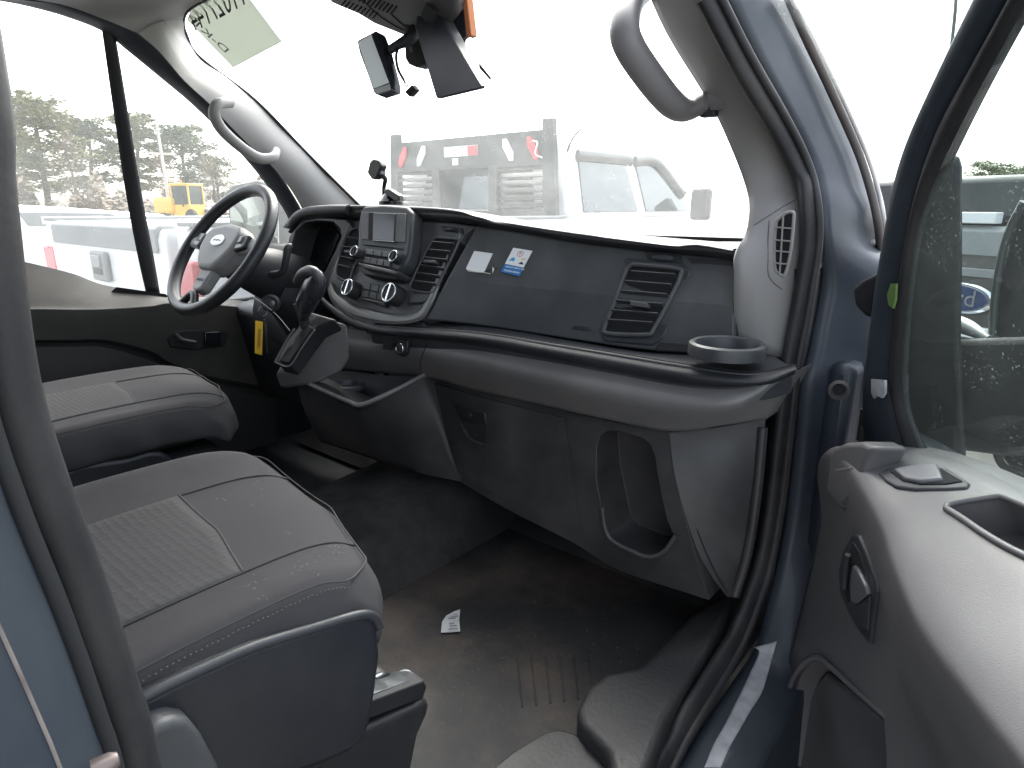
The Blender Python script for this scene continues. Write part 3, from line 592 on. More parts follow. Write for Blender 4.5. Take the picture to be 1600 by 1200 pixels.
# instrument binnacle
bin_o = [(447, 392), (452, 368), (470, 345), (500, 340), (540, 343), (552, 356), (538, 388), (526, 415), (512, 440), (508, 470), (490, 480), (440, 470), (436, 430)]
bino = prism('binnacle', [PY(u, v, 1.10) for u, v in bin_o], (0, .10, 0), fascia_m, dash, bevel=.008, seg=3)
cut(bino, [PY(u, v, 1.10) for u, v in ((455, 386), (462, 362), (476, 348), (495, 345), (521, 347), (532, 358), (533, 370), (524, 392), (508, 424), (498, 444), (455, 440), (450, 410))], (0, -.05, 0), (0, .085, 0))
prism('instrument_glass', [PY(u, v, 1.178) for u, v in ((458, 380), (476, 352), (520, 352), (530, 368), (508, 422), (496, 440), (460, 436))], (0, .004, 0), gloss_black, bino)
tube('binnacle_hood', YL(((455, 352), (463, 340), (480, 331), (515, 328), (545, 328)), (1.10, 1.09, 1.085, 1.085, 1.09)), .0135, dash_black, dash, n=24, seg=12)
# USB and power button on the roll
PB = plane3(PY(600, 530, 1.0), PY(650, 535, 1.0), PY(620, 565, .995))
prism('usb_socket', [PP(u, v, PB, .014) for u, v in ((600, 533), (611, 533), (609, 547), (597, 546))], PB[1]*-.012, dash_black, dash, bevel=.001)
prism('button_housing', [PP(u, v, PB, .016) for u, v in ((620, 532), (637, 532), (634, 553), (629, 558), (617, 553))], PB[1]*-.012, dash_black, dash, bevel=.003)
bc = PP(625, 544, PB, .022)
o = lathe('power_button', [(.0125, -.01), (.0125, .002), (.0105, .003), (.001, .003)], bc, PB[1], dash_dark, dash, seg=26)
x = PB[1].cross(V((0, 0, 1))).normalized(); y = x.cross(PB[1])
tube('button_ring', [bc+PB[1]*.002+(x*math.cos(k*math.pi/8)+y*math.sin(k*math.pi/8))*.0125 for k in range(16)], .0011, chrome, o, n=33, seg=6, closed=True)
# roll seam
tube('roll_seam', YL(((672, 530), (664, 545), (658, 562), (657, 578)), (1.005, .992, .99, 1.005)), .0012, void_m, dash, n=12, seg=6)
# ------------------------------------------------------------------ lower console with drinks tray
t_l = YL(((462, 590), (500, 608), (545, 628), (566, 633), (610, 615), (664, 586)), (.86, .865, .89, .90, .95, 1.045))
t_m = YL(((475, 640), (510, 655), (552, 672), (580, 680), (625, 672), (690, 660)), (.90, .905, .93, .95, .99, 1.06))
t_b = YL(((500, 690), (530, 700), (566, 712), (596, 722), (650, 738), (718, 752)), (.96, .97, .99, 1.01, 1.04, 1.08))
loft('console_face', [t_l, t_m, t_b], lower_m, dash, nu=40, nv=12, back=(0, .06, 0), angle=70)
tube('tray_lip', [p+V((0, -.002, .002)) for p in t_l], .0055, roll_m, dash, n=44, seg=10)
t_r = YL(((462, 572), (500, 580), (545, 580), (580, 584), (620, 588), (664, 586)), (1.0, 1.0, 1.02, 1.03, 1.04, 1.06))
loft('tray', [[p+V((0, .004, -.012)) for p in t_l], [(a+b)*.5+V((0, 0, -.03)) for a, b in zip(t_l, t_r)], t_r], dash_black, dash, nu=30, nv=8)
lathe('cup_well', [(.040, 0), (.040, .012), (.036, .014), (.034, 0.0), (.001, -.001)], PY(545, 600, .95)+V((0, 0, -.012)), (0, 0, 1), dash_dark, dash, seg=28)
# shifter housing
sh_t = YL(((428, 567), (450, 520), (470, 492), (488, 487), (520, 498), (544, 502)), (.80, .84, .88, .90, .93, .95))
sh_f = YL(((432, 585), (470, 590), (475, 593)), (.79, .80, .81))
hous = prism('shifter_housing', YL(((470, 578), (500, 530), (524, 500), (545, 505), (548, 560), (535, 582), (500, 598), (478, 602)), (.84, .88, .91, .93, .93, .92, .88, .85)), (-.085, -.025, -.02), mat('shifter_grey', (.095, .092, .093), .5, bump=GRAIN, var=.1), dash, bevel=.012, seg=4)
plate = prism('shifter_plate', YL(((431, 566), (454, 572), (472, 545), (497, 512), (524, 498), (487, 487), (470, 500), (448, 536)), (.775, .785, .805, .83, .85, .87, .84, .80)), (0, .02, -.03), dash_black, dash, bevel=.006, seg=3)
prism('shifter_slot', YL(((436, 563), (451, 567), (470, 540), (488, 512), (480, 506), (462, 526), (446, 548)), (.768, .775, .797, .82, .835, .815, .79)), (0, .006, -.008), void_m, plate, bevel=.002)
tube('slot_edge', YL(((430, 566), (452, 572), (470, 546), (492, 515)), (.764, .772, .792, .815)), .0018, silver_m, plate, n=20, seg=6)
tube('slot_edge', YL(((430, 566), (446, 536), (460, 514)), (.764, .79, .81)), .0030, fascia_m, plate, n=14, seg=6)
# steering column
colp = [PX(352, 400, -.40), PX(392, 418, -.41), PX(425, 430, -.42), PX(462, 442, -.44)]
tube('column_shroud', colp, [.045, .062, .075, .08], dash_black, dash, n=20, seg=20)
tube('column_tilt_boot', [PX(425, 452, -.40), PX(455, 470, -.41), PX(480, 490, -.42)], [.05, .07, .09], dash_black, dash, n=12, seg=18)
tube('column_stalk', [PX(420, 430, -.36), PX(441, 425, -.30), PX(447, 405, -.28), PX(450, 388, -.275), PX(457, 385, -.27)], [.010, .009, .0095, .011, .008], dash_dark, dash, n=26, seg=12)
tube('knee_panel', YL(((420, 480), (450, 500), (480, 520)), (1.05, 1.05, 1.05)), .09, dash_black, dash, n=8, seg=16, flat=.6)
lathe('ignition_barrel', [(.024, 0), (.024, .012), (.019, .016), (.018, .008), (.001, .007)], PX(424, 474, -.325), (.75, -.65, .1), dash_dark, dash, seg=26)
box('driver_lower_panel', (-.56, 1.13, 1.02), (.62, .10, .34), dash_black, dash, rot=Matrix.Rotation(R(12), 3, 'X'), bevel=.03, seg=4)

# ================================================================== open passenger door
BETA = R(38); H = V((1.03, 1.22, 0))
es = V((math.sin(BETA), -math.cos(BETA), 0)); en = V((-math.cos(BETA), -math.sin(BETA), 0))
def D(s, n, z): return H + es*s + en*n + V((0, 0, z))
def DP(u, v, n, k=0.0, z0=1.2): return PP(u, v, (H + en*n + V((0, 0, z0)), (en - V((0, 0, k))).normalized()))
pd = thing('passenger_door', 'open passenger door with grey trim card, slate blue frame and dusty glass', 'door', (H.x, H.y, .45))
fL = [(1562, -60), (1537, -6), (1482, 107), (1427, 230), (1405, 300), (1392, 370), (1377, 450), (1364, 540), (1352, 640), (1353, 700), (1356, 770)]
fM = [(1604, -60), (1578, -6), (1520, 98), (1470, 190), (1443, 262), (1425, 330), (1407, 430), (1396, 520), (1390, 600), (1402, 660), (1424, 740)]
fR = [(1665, -60), (1626, -6), (1548, 135), (1495, 240), (1462, 306), (1443, 360), (1430, 440), (1421, 530), (1418, 600), (1426, 652), (1452, 716)]
k_ = .22
patch('window_frame', [DP(u, v, -.012, k_) for u, v in fL], [DP(u, v, .004, k_) for u, v in fM], blue_paint, pd, nu=50, nv=9, bulge=.020, bdir=en, solid=.02)
patch('glass_run_seal', [DP(u, v, .006, k_) for u, v in fM], [DP(u, v, -.006, k_) for u, v in fR], rubber, pd, nu=50, nv=7, bulge=.010, bdir=en, solid=.012)
tube('frame_crease', [DP(u+9, v, .010, k_) for u, v in fL[:10]], .0022, blue_paint, pd, n=50, seg=6)
pr = [DP(u, v, .016, k_) for u, v in ((1365, 592), (1386, 594), (1386, 614), (1381, 622), (1374, 618), (1369, 623), (1365, 614))]
prism('scraped_patch', pr, en*.004, primer_m, pd)
prism('lime_scuff', [DP(u, v, .016, k_) for u, v in ((1395, 443), (1403, 443), (1402, 468), (1398, 482), (1391, 476), (1389, 460))], en*.003, lime_m, pd)
# outer skin and glass
prism('outer_skin', [D(-.03, -.085, z) for z in (.42, .8, 1.14)] + [D(1.10, -.085, z) for z in (1.17, .8, .42)], en*.05, blue_paint, pd, bevel=.015, seg=3)
build('window_glass', [D(.03, -.025, 1.08), D(1.05, -.025, 1.08), D(1.05, -.025+.22*.75, 1.83), D(.30, -.025+.22*.75, 1.83), D(.13, -.025+.22*.35, 1.43)], [(0, 1, 2, 3, 4)], door_glass, pd)
# trim card
ss = [.098, .13, .20, .28, .37, .44, .52, .61, .75, .95]
zA = [1.118, 1.135, 1.155, 1.172, 1.183, 1.188, 1.19, 1.19, 1.19, 1.19]
nC = [.078, .084, .096, .105, .118, .137, .152, .165, .172, .172]; zC = [1.105, 1.125, 1.146, 1.140, 1.127, 1.115, 1.10, 1.10, 1.10, 1.10]
rA = [D(s, .022, z) for s, z in zip(ss, zA)]
rB = [D(s, .022+(n-.022)*.55, z+(zc-z)*.42) for s, z, n, zc in zip(ss, zA, nC, zC)]
rC = [D(s, n, z) for s, n, z in zip(ss, nC, zC)]
rD = [D(s, n+.007, z-.035) for s, n, z in zip(ss, nC, zC)]
rE = [D(s, n*.86, .97) for s, n in zip(ss, nC)]
rF = [D(s-.03*(1-i/9), .062+.03*i/9, .80) for i, s in enumerate(ss)]
rG = [D(s-.10*(1-i/9), .060+.02*i/9, .44) for i, s in enumerate(ss)]
card = loft('trim_card', [rA, rB, rC, rD, rE, rF, rG], door_m, pd, nu=50, nv=40, back=en*-.055, angle=60)
mp = [DP(u, v, .075) for u, v in ((1230, 1092), (1242, 1056), (1258, 1036), (1276, 1028), (1290, 1036), (1330, 1072), (1384, 1120), (1386, 1180), (1380, 1290), (1200, 1300))]
cut(card, mp, en*.12, en*-.060)
tube('pocket_rim', [DP(u, v, .075) for u, v in ((1216, 1180), (1226, 1110), (1238, 1062), (1258, 1036), (1276, 1027), (1292, 1037), (1330, 1072), (1388, 1122))], .0045, door_m, pd, n=40, seg=10)
prism('map_pocket_liner', [DP(u, v, .03) for u, v in ((1255, 1090), (1290, 1050), (1420, 1160), (1420, 1300), (1215, 1300), (1228, 1180))], en*-.012, door_m, pd, bevel=.006)
# shelf fittings, laid on the card's own surface
ct = bvh([card])
SH = plane3(D(.20, .022, 1.156), D(.44, .022, 1.189), D(.40, .124, 1.122))
cup = [(1478, 797), (1484, 790), (1520, 783), (1556, 778), (1570, 780), (1610, 797), (1640, 815), (1650, 850), (1636, 882), (1590, 866), (1540, 838), (1505, 814)]
cp3 = [stick(ct, u, v, 0) or PP(u, v, SH) for u, v in cup]
tube('cup_rim', [p+V((0, 0, .002)) for p in cp3], .0040, door_m, pd, n=60, seg=8, closed=True)
rim = [(1372, 741), (1390, 734), (1440, 731), (1482, 736), (1517, 758), (1512, 765), (1480, 767), (1430, 768), (1400, 764), (1384, 754)]
sw = prism_on('switch_panel', rim, ct, .004, .012, dash_dark, pd, .003)
prism_on('switch_recess', [(1392, 741), (1440, 735), (1472, 737), (1506, 757), (1480, 761), (1440, 762), (1412, 757)], ct, .0055, .004, void_m, sw, .001)
prism_on('window_switch', [(1398, 741), (1440, 734), (1468, 735), (1476, 757), (1440, 761), (1415, 756)], ct, .010, .008, mat('pale_switch', (.13, .13, .14), .4), sw, .003)
prism('upstand', [DP(u, v, .104) for u, v in ((1295, 716), (1302, 699), (1318, 692), (1345, 690), (1364, 699), (1350, 726), (1344, 760), (1336, 800), (1313, 797), (1288, 766))], en*-.05, door_m, pd, bevel=.008, seg=4)
prism('upstand_inset', [DP(u, v, .108) for u, v in ((1302, 733), (1330, 729), (1328, 775), (1314, 787), (1295, 765))], en*-.010, mat('inset_plastic', (.085, .082, .085), .5, bump=GRAIN, var=.06), pd, bevel=.003, seg=3)
lbl = prism_on('warning_label', [(1347, 712), (1354, 714), (1353, 724), (1346, 722)], ct, .003, .002, label_white, pd, 0)
# inside door handle
hpx = [(1338, 833), (1346, 836), (1360, 868), (1372, 905), (1375, 925), (1370, 965), (1366, 1006), (1352, 992), (1332, 962), (1316, 925), (1315, 890), (1323, 858)]
hs_ = prism_on('handle_bezel', hpx, ct, .005, .016, dash_dark, pd, .003)
prism_on('handle_recess', [(1340, 846), (1350, 862), (1364, 905), (1368, 925), (1362, 990), (1338, 958), (1326, 925), (1323, 890)], ct, .0065, .004, matt_black, hs_, .0006)
prism_on('lever', [(1346, 882), (1352, 888), (1366, 915), (1369, 928), (1350, 944), (1342, 938), (1341, 910)], ct, .012, .008, mat('pale_lever', (.11, .11, .12), .35, var=.05), hs_, .003)
prism_on('handle_dish', [(1334, 942), (1342, 936), (1350, 945), (1369, 930), (1366, 985), (1352, 978), (1338, 958)], ct, .010, .006, dash_dark, hs_, .003)
tube_on('lock_toggle', [(1338, 866), (1334, 890), (1331, 918)], ct, .011, .0040, dash_dark, hs_, n=10, seg=10)
cut(card, cp3, SH[1]*.03, SH[1]*-.050)
# outside mirror seen through the glass
mr_ = prism('mirror_sail', [DP(u, v, -.085) for u, v in ((1430, 240), (1490, 243), (1494, 260), (1494, 400), (1492, 530), (1500, 720), (1430, 720), (1415, 600), (1425, 400))], en*-.012, matt_black, pd, bevel=.006)
prism('mirror_arm', [DP(u, v, -.14) for u, v in ((1420, 529), (1530, 528), (1620, 525), (1640, 690), (1560, 712), (1470, 700), (1420, 690))], en*-.06, matt_black, pd, bevel=.012, seg=3)
mh = prism('mirror_head', [DP(u, v, -.18) for u, v in ((1549, 520), (1556, 440), (1572, 370), (1590, 325), (1640, 290), (1760, 290), (1760, 760), (1610, 748), (1572, 735), (1556, 710), (1546, 640))], en*-.10, matt_black, pd, bevel=.02, seg=4)
tube('mirror_rim', [DP(u, v, -.176) for u, v in ((1600, 315), (1574, 368), (1558, 440), (1551, 520), (1548, 640), (1558, 708), (1574, 733), (1612, 745), (1680, 752))], .006, mat('mirror_rim_grey', (.07, .075, .078), .4), mh, n=40, seg=8)
tube('mirror_seam', [DP(u, v, -.176) for u, v in ((1553, 570), (1562, 580), (1600, 590), (1660, 596))], .003, dash_dark, mh, n=14, seg=6)
tube('mirror_arm_cover', [DP(u, v, -.16) for u, v in ((1478, 500), (1512, 512), (1545, 530))], [.016, .013, .006], mat('pale_grey_cap', (.30, .31, .31), .4), pd, n=14, seg=12)

# ================================================================== closed driver door
dd = thing('driver_door', 'closed driver door with dark trim card, divided window and top tray', 'door', (-.9, .6, .6))
up_e = [(-60, -30), (-20, -10), (37, 0), (100, 8), (160, 30), (220, 55), (250, 82), (287, 125), (327, 162), (380, 215), (430, 262), (470, 325), (482, 350)]
lo_e = [(-60, -16), (-20, -2), (20, 5), (60, 14), (105, 27), (160, 49), (200, 80), (250, 121), (300, 163), (350, 212), (400, 268), (440, 322), (455, 352)]
patch('window_frame', [TX(u, v, -.885) for u, v in up_e], [TX(u, v, -.925) for u, v in lo_e], mat('navy_frame_rubber', (.022, .025, .033), .5, var=.15), dd, nu=50, nv=7, bulge=.008, bdir=(1, -.3, 0), solid=.012)
patch('window_divider', [TX(u, v, -.925) for u, v in ((158, 40), (178, 180), (196, 300), (215, 400), (228, 458))], [TX(u, v, -.925) for u, v in ((181, 58), (201, 180), (221, 300), (240, 400), (250, 458))], matt_black, dd, nu=20, nv=5, bulge=.008, bdir=(1, 0, 0), solid=.015)
def gz(y, z): return V((-.94+.42*max(0, z-1.48), y, z))
build('window_glass', [gz(-.2, 1.15), gz(1.45, 1.15), gz(1.45, 1.48), gz(1.3, 1.62), gz(.75, 2.12), gz(-.2, 2.12), gz(-.2, 1.48)], [(0, 1, 2, 6), (6, 2, 3, 4, 5)], side_glass, dd)
dc = [-40, 20, 60, 115, 165, 235, 265, 320, 380, 430]
d_s = [PX(u, v, -.93) for u, v in zip(dc, (392, 405, 414, 428, 446, 456, 462, 466, 470, 476))]
d_e = [PX(u, v, -.845) for u, v in zip(dc, (476, 476, 475, 477, 478, 475, 472, 474, 480, 488))]
d_r = [PX(u, v, -.832) for u, v in zip(dc, (490, 489, 488, 489, 489, 487, 484, 487, 493, 502))]
d_g = [PX(u, v, -.850) for u, v in zip(dc, (532, 531, 531, 531, 531, 548, 566, 586, 598, 606))]
d_h = [PX(u, v, -.878) for u, v in zip(dc, (537, 536, 536, 536, 537, 556, 574, 594, 606, 614))]
d_i = [PX(u, v, -.862) for u, v in zip(dc, (543, 542, 542, 542, 544, 564, 582, 602, 614, 622))]
d_b = [V((-.88, p.y, .64)) for p in d_i]
loft('trim_card', [d_s, d_e, d_r, d_g], mat('driver_card', (.052, .050, .047), .68, spec=.25, bump=GRAIN, var=.1, dust=.1), dd, nu=40, nv=24, angle=60)
loft('lower_card', [d_g, d_h, d_i, d_b], mat('driver_card_lower', (.036, .036, .035), .6, bump=GRAIN, var=.1), dd, nu=40, angle=30)
prism('tray_recess_shade', [PX(u, v, -.905) for u, v in ((174, 455), (182, 448), (258, 459), (264, 463), (235, 464), (190, 462))], (-.004, 0, -.006), void_m, dd, bevel=.001)  # thin dark piece laid on; the pocket's shade is put into its colour
prism('handle_recess', [PX(u, v, -.836) for u, v in ((262, 530), (272, 517), (352, 513), (360, 519), (352, 541), (305, 547), (268, 543))], (-.012, 0, 0), matt_black, dd, bevel=.003)
tube('lever', [PX(u, v, -.826) for u, v in ((274, 521), (284, 531), (306, 535))], [.006, .008, .006], fascia_m, dd, n=10, seg=10)
prism('window_switch', [PX(u, v, -.828) for u, v in ((320, 519), (346, 518), (345, 540), (320, 542))], (-.008, 0, 0), gloss_black, dd, bevel=.003)
prism('outer_skin', [V((-1.02, y, z)) for y, z in ((-.1, .4), (1.25, .4), (1.25, 1.18), (-.1, 1.26))], (.08, 0, 0), blue_paint, dd, bevel=.01)
# driver side mirror
dm = prism('mirror_housing', [PX(u, v, -1.10) for u, v in ((352, 300), (362, 288), (400, 280), (432, 292), (445, 312), (447, 392), (430, 400), (362, 398))], (-.02, .05, 0), fascia_m, dd, bevel=.012, seg=3)
prism('mirror_pane', [PX(u, v, -1.092) for u, v in ((358, 306), (368, 296), (400, 290), (425, 300), (432, 316), (434, 386), (362, 390))], (-.004, .01, 0), mirror_m, dm, bevel=.001)
prism('lime_reflection', [PX(u, v, -1.085) for u, v in ((426, 330), (432, 334), (431, 344), (426, 356), (419, 354), (423, 340))], (-.002, 0, 0), lime_m, dm)  # lime patch: a reflection in the mirror glass put on as colour
box('mirror_arm', (-1.03, PX(440, 380, -1.03).y, 1.33), (.16, .10, .06), matt_black, dd, bevel=.01)

# ================================================================== seats
def weave():
    m = fabric.copy(); m.name = 'seat_insert_weave'; n = m.node_tree.nodes; l = m.node_tree.links
    p = n['Principled BSDF']; tc = n.new('ShaderNodeTexCoord')
    v = n.new('ShaderNodeTexVoronoi'); v.inputs['Scale'].default_value = 95; v.inputs['Randomness'].default_value = .25; l.new(tc.outputs['Object'], v.inputs['Vector'])
    b = n.new('ShaderNodeBump'); b.inputs['Strength'].default_value = .5; b.inputs['Distance'].default_value = .003; l.new(v.outputs['Distance'], b.inputs['Height']); l.new(b.outputs[0], p.inputs['Normal'])
    for q in n:
        if q.type == 'RGB': q.outputs[0].default_value = (.052, .0515, .053, 1)
    return m
weave_m = weave()
def seat(name, label, xl, xr, y0, yf, zc, bol, zb, ins, root_y, shield):
    t = thing(name, label, 'seat', ((xl+xr)/2, root_y, .66))
    xc, hw = (xl+xr)/2, (xr-xl)/2
    def yfr(a): return yf[0]+(yf[1]-yf[0])*a*2 if a < .5 else yf[1]+(yf[2]-yf[1])*(a-.5)*2
    def top(a, b, lift=0):
        e = abs(2*a-1); y = y0+(yfr(a)-.035*e**6-y0)*b
        z = zc + bol*e**3.2 + .012*math.sin(b*math.pi*.9)
        if b > .78: z -= .045*(1-math.sqrt(max(0, 1-((b-.78)/.22)**2)))
        if e > .86: z -= .022*(1-math.sqrt(max(0, 1-((e-.86)/.14)**2)))
        return V((xl+(xr-xl)*a, y, z+lift))
    na, nb = 33, 29
    vs = [top(i/(na-1), j/(nb-1)) for j in range(nb) for i in range(na)]
    fs = gridfaces(nb, na)
    loop = [j*na for j in range(nb)] + [(nb-1)*na+i for i in range(1, na)] + [j*na+na-1 for j in range(nb-2, -1, -1)]
    cen = V((xc, (y0+yf[1])/2, 0)); base = len(vs); k = len(loop)
    for lv, (o, dz) in enumerate(((.008, .014), (.013, .04), (.012, .07), (.004, None), (-.03, None))):
        for q in loop:
            p = vs[q]; d = V((p.x-cen.x, 0, 0)); e = abs(p.x-cen.x)/hw
            out = V(((1 if p.x > cen.x else -1)*(e > .98), 0, 0)) + V((0, 1, 0))*(1 if q >= (nb-1)*na else 0)
            wr = .004*math.sin(p.y*55+p.x*30)*(lv in (1, 2, 3))
            z = (p.z-dz) if dz is not None else zb-(.02 if lv == 4 else 0)
            vs.append(V((p.x, p.y, z)) + out*(o+wr))
    for lv in range(5):
        for i in range(k-1):
            a = loop[i] if lv == 0 else base+(lv-1)*k+i; b = loop[i+1] if lv == 0 else base+(lv-1)*k+i+1
            fs.append((a, b, base+lv*k+i+1, base+lv*k+i))
    c = build('cushion', vs, fs, fabric, t, subsurf=1)
    # woven insert and seams
    ia0, ia1, ib = ins
    iv = [top(ia0+(ia1-ia0)*i/20, ib*j/20, .0025) for j in range(21) for i in range(21)]
    build('insert', iv, gridfaces(21, 21), weave_m, c, angle=80, solid=.004)
    sm = mat('seam_thread', (.035, .035, .036), .9)
    for a in (ia0, ia1): tube('seam', [top(a, .02+.96*j/14, .001) for j in range(15)], .0018, sm, c, n=40, seg=6)
    tube('seam', [top(ia0+(ia1-ia0)*i/8, ib, .002) for i in range(9)], .0019, sm, c, n=20, seg=6)
    ed = [top(.985, .03+.9*j/12, .001)+V((.004, 0, -.004)) for j in range(13)] + [top(1-i/12, .965, .001)+V((0, .006, -.002)) for i in range(1, 13)]
    tube('edge_seam', ed, .0012, sm, c, n=80, seg=6)
    # twin needle stitches along the outboard edge
    st_m = mat('pale_stitch', (.13, .125, .12), .8)
    pts = cat([top(.985, .03+.9*j/12, .001)+V((.0105, 0, -.010)) for j in range(13)], 150); sv_, sf_ = [], []
    for i in range(0, 148, 2):
        p, q = pts[i], pts[i+1]; d = (q-p)*.45; u_ = V((.0012, 0, .0008)); b0 = len(sv_)
        sv_ += [p-u_, p+u_, p+d*1.6+u_, p+d*1.6-u_]; sf_.append((b0, b0+1, b0+2, b0+3))
    so_ = build('stitching', sv_, sf_, st_m, c, solid=.0008); so_['kind'] = 'stuff'
    # backrest behind the picture edge
    bx = [V((xc+hw*a, y0-.02-.10*k2-.03*(1-abs(a)), zc+.02+.55*k2)) for k2 in (0, .25, .5, .75, 1) for a in (-1, -.8, -.4, 0, .4, .8, 1)]
    build('backrest', bx, gridfaces(5, 7), fabric, t, subsurf=2, solid=.11)
    if shield:
        sx, spx, m_ = shield
        prism('side_shield', [PX(u, v, sx) for u, v in spx], (-.03, 0, 0), navy_m, t, bevel=.010, seg=4)
    return t, top
ps, ptop = seat('passenger_seat', 'grey fabric passenger seat with woven insert nearest the open doorway', .235, .725, -.02, (.545, .52, .425), 1.072, .045, 1.015, (.22, .76, .66), .25,
     (.742, [(120, 1165), (180, 1118), (228, 1086), (310, 1046), (395, 1009), (480, 982), (560, 959), (580, 960), (592, 974), (597, 1025), (589, 1087), (580, 1135), (570, 1162), (545, 1180), (500, 1200), (430, 1225), (300, 1300), (120, 1400)], 0))
sct = bvh([c_ for c_ in ps.children if c_.name.startswith('cushion')]); fv_, ff_ = [], []
rg_ = random.Random(21)
for cu, cv_, n_, sp_ in ((395, 918, 12, 40), (345, 780, 5, 14), (450, 832, 3, 10), (520, 862, 8, 18), (480, 890, 10, 24), (300, 905, 6, 40), (420, 760, 6, 40)):
    for _ in range(n_):
        u_, v_ = cu+rg_.gauss(0, sp_*.5), cv_+rg_.gauss(0, sp_*.28); p_ = stick(sct, u_, v_, .0015)
        q_ = stick(sct, u_+rg_.uniform(1, 5), v_+rg_.uniform(-4, 3), .0015)
        if p_ is None or q_ is None: continue
        w_ = (q_-p_).cross(V((0, 0, 1)))
        if w_.length < 1e-6: continue
        w_ = w_.normalized()*.0005; b_0 = len(fv_); fv_ += [p_-w_, p_+w_, q_+w_*.5, q_-w_*.5]; ff_.append((b_0, b_0+1, b_0+2, b_0+3))
sc_ = build('scuff_marks', fv_, ff_, mat('pale_scuff', (.11, .107, .104), .9), ps); sc_['kind'] = 'stuff'
# shield top ledge, recliner boss, runner and pedestal of the passenger seat
tube('shield_edge', [PX(u, v, .738) for u, v in ((160, 1132), (228, 1088), (310, 1048), (395, 1011), (480, 984), (560, 961), (584, 964), (593, 980))], .0055, mat('shield_edge_plastic', (.030, .032, .037), .45, bump=GRAIN, var=.1), ps, n=44, seg=10)
build_b = [PX(u, v, .765) for u, v in ((215, 1160), (245, 1132), (275, 1124), (298, 1126), (318, 1150), (345, 1200), (350, 1280), (215, 1280))]
prism('recliner_cover', build_b, (-.03, 0, 0), fascia_m, ps, bevel=.012, seg=4)
text('height_mark', '↕', .02, PX(243, 1108, .7435), (0, -1, 0), (0, 0, 1), fascia_m, ps, ext=.0006) if False else None
prism('seat_runner', [PX(u, v, .70) for u, v in ((560, 1103), (663, 1064), (667, 1074), (662, 1090), (648, 1096), (560, 1130))], (-.022, 0, 0), matt_black, ps, bevel=.002)
prism('runner_rail', [PX(u, v, .690) for u, v in ((560, 1092), (640, 1064), (664, 1063), (560, 1104))], (-.03, 0, 0), steel, ps, bevel=.001)
lathe('runner_bolt', [(.010, 0), (.010, .004), (.004, .005), (.003, .002), (.001, .002)], PX(632, 1057, .66), (0, 0, 1), steel, ps, seg=18)
tube('runner_bracket', [PX(u, v, .66) for u, v in ((585, 1062), (600, 1056), (615, 1062), (632, 1060))], .006, steel, ps, n=14, seg=8)
prism('pedestal', [PX(u, v, .705) for u, v in ((470, 1180), (580, 1136), (650, 1104), (664, 1092), (674, 1098), (670, 1116), (655, 1150), (645, 1200), (640, 1260), (470, 1300))], (-.35, 0, 0), mat('pedestal_plastic', (.022, .022, .024), .5, bump=GRAIN, var=.2, dust=.1), ps, bevel=.014, seg=4)
ds, dtop = seat('driver_seat', 'grey fabric driver seat beyond, in front of the driver door', -.665, -.19, .17, (.82, .79, .70), 1.045, .022, .985, (.24, .74, .62), .45,
     (-.185, [(60, 760), (120, 728), (200, 716), (232, 706), (252, 706), (268, 714), (278, 728), (350, 716), (352, 760), (300, 860), (80, 900)], 0))
box('pedestal', (-.43, .42, .80), (.42, .52, .28), matt_black, ds, bevel=.03)

# ================================================================== steering wheel
wc = PX(346, 388, -.42); TA = R(37)
wn = V((0, -math.cos(TA), math.sin(TA))); wx = V((1, 0, 0)); wy = V((0, math.sin(TA), math.cos(TA)))
sw_ = thing('steering_wheel', 'black leather steering wheel with grey hub and oval badge', 'steering wheel', wc)
def W(a, b, c=0): return wc + wx*a + wy*b + wn*c
RW = .186
tube('rim', [W(RW*math.cos(k*math.pi/12), RW*math.sin(k*math.pi/12)) for k in range(24)], .0165, leather, sw_, n=73, seg=16, closed=True)
HS = 1.12
hub = [(a*HS, b*HS) for a, b in [(-.085, .035), (-.06, .055), (0, .064), (.06, .055), (.085, .035), (.08, -.01), (.055, -.045), (.03, -.065), (-.03, -.065), (-.055, -.045), (-.08, -.01)]]
hb = prism('hub', [W(a, b, .018) for a, b in hub], wn*-.055, grey_hub, sw_, bevel=.016, seg=4)
prism('lower_spoke', [W(a, b, .006) for a, b in ((-.035, -.05), (.035, -.05), (.026, -.125), (0, -.135), (-.026, -.125))], wn*-.03, grey_hub, sw_, bevel=.008, seg=3)
text('airbag_lettering', 'AIRBAG', .011, W(0, -.10, .0075), wx, wy, dash_dark, sw_)
for s in (-1, 1):
    tube('spoke', [W(s*.07, .01, -.004), W(s*.12, .015, -.004), W(s*.18, .012, 0)], [.026, .024, .016], grey_hub, sw_, n=14, seg=12, flat=.5, nrm=wy)
    bt = prism('button_pad', [W(s*a, b, .014) for a, b in ((.088, .034), (.132, .036), (.138, .0), (.095, -.012))], wn*-.012, dash_black, sw_, bevel=.003)
    prism('button', [W(s*a, b, .017) for a, b in ((.094, .030), (.112, .031), (.114, .012), (.096, .010))], wn*-.006, silver_m, bt, bevel=.002)
    prism('button', [W(s*a, b, .017) for a, b in ((.098, .006), (.130, .008), (.132, -.002), (.100, -.008))], wn*-.006, silver_m, bt, bevel=.002)
tube('rim_bridge', [W(-.04, -.178, .002), W(0, -.14, .004), W(.04, -.178, .002)], .010, leather, sw_, n=16, seg=10)
em = lathe('badge', [(.034, 0), (.034, .002), (.030, .0035), (.026, .003), (.001, .003)], W(0, .012, .018), wn, mat('pale_badge', (.62, .63, .63), .25, metal=.5), sw_, seg=30, sx=.5, xdir=wy)
tube('badge_script', [W(a, .012+b, .0215) for a, b in ((-.018, -.003), (-.010, .003), (-.002, -.002), (.006, .003), (.012, -.001), (.020, .0))], .0009, truck_grey, em, n=24, seg=6)

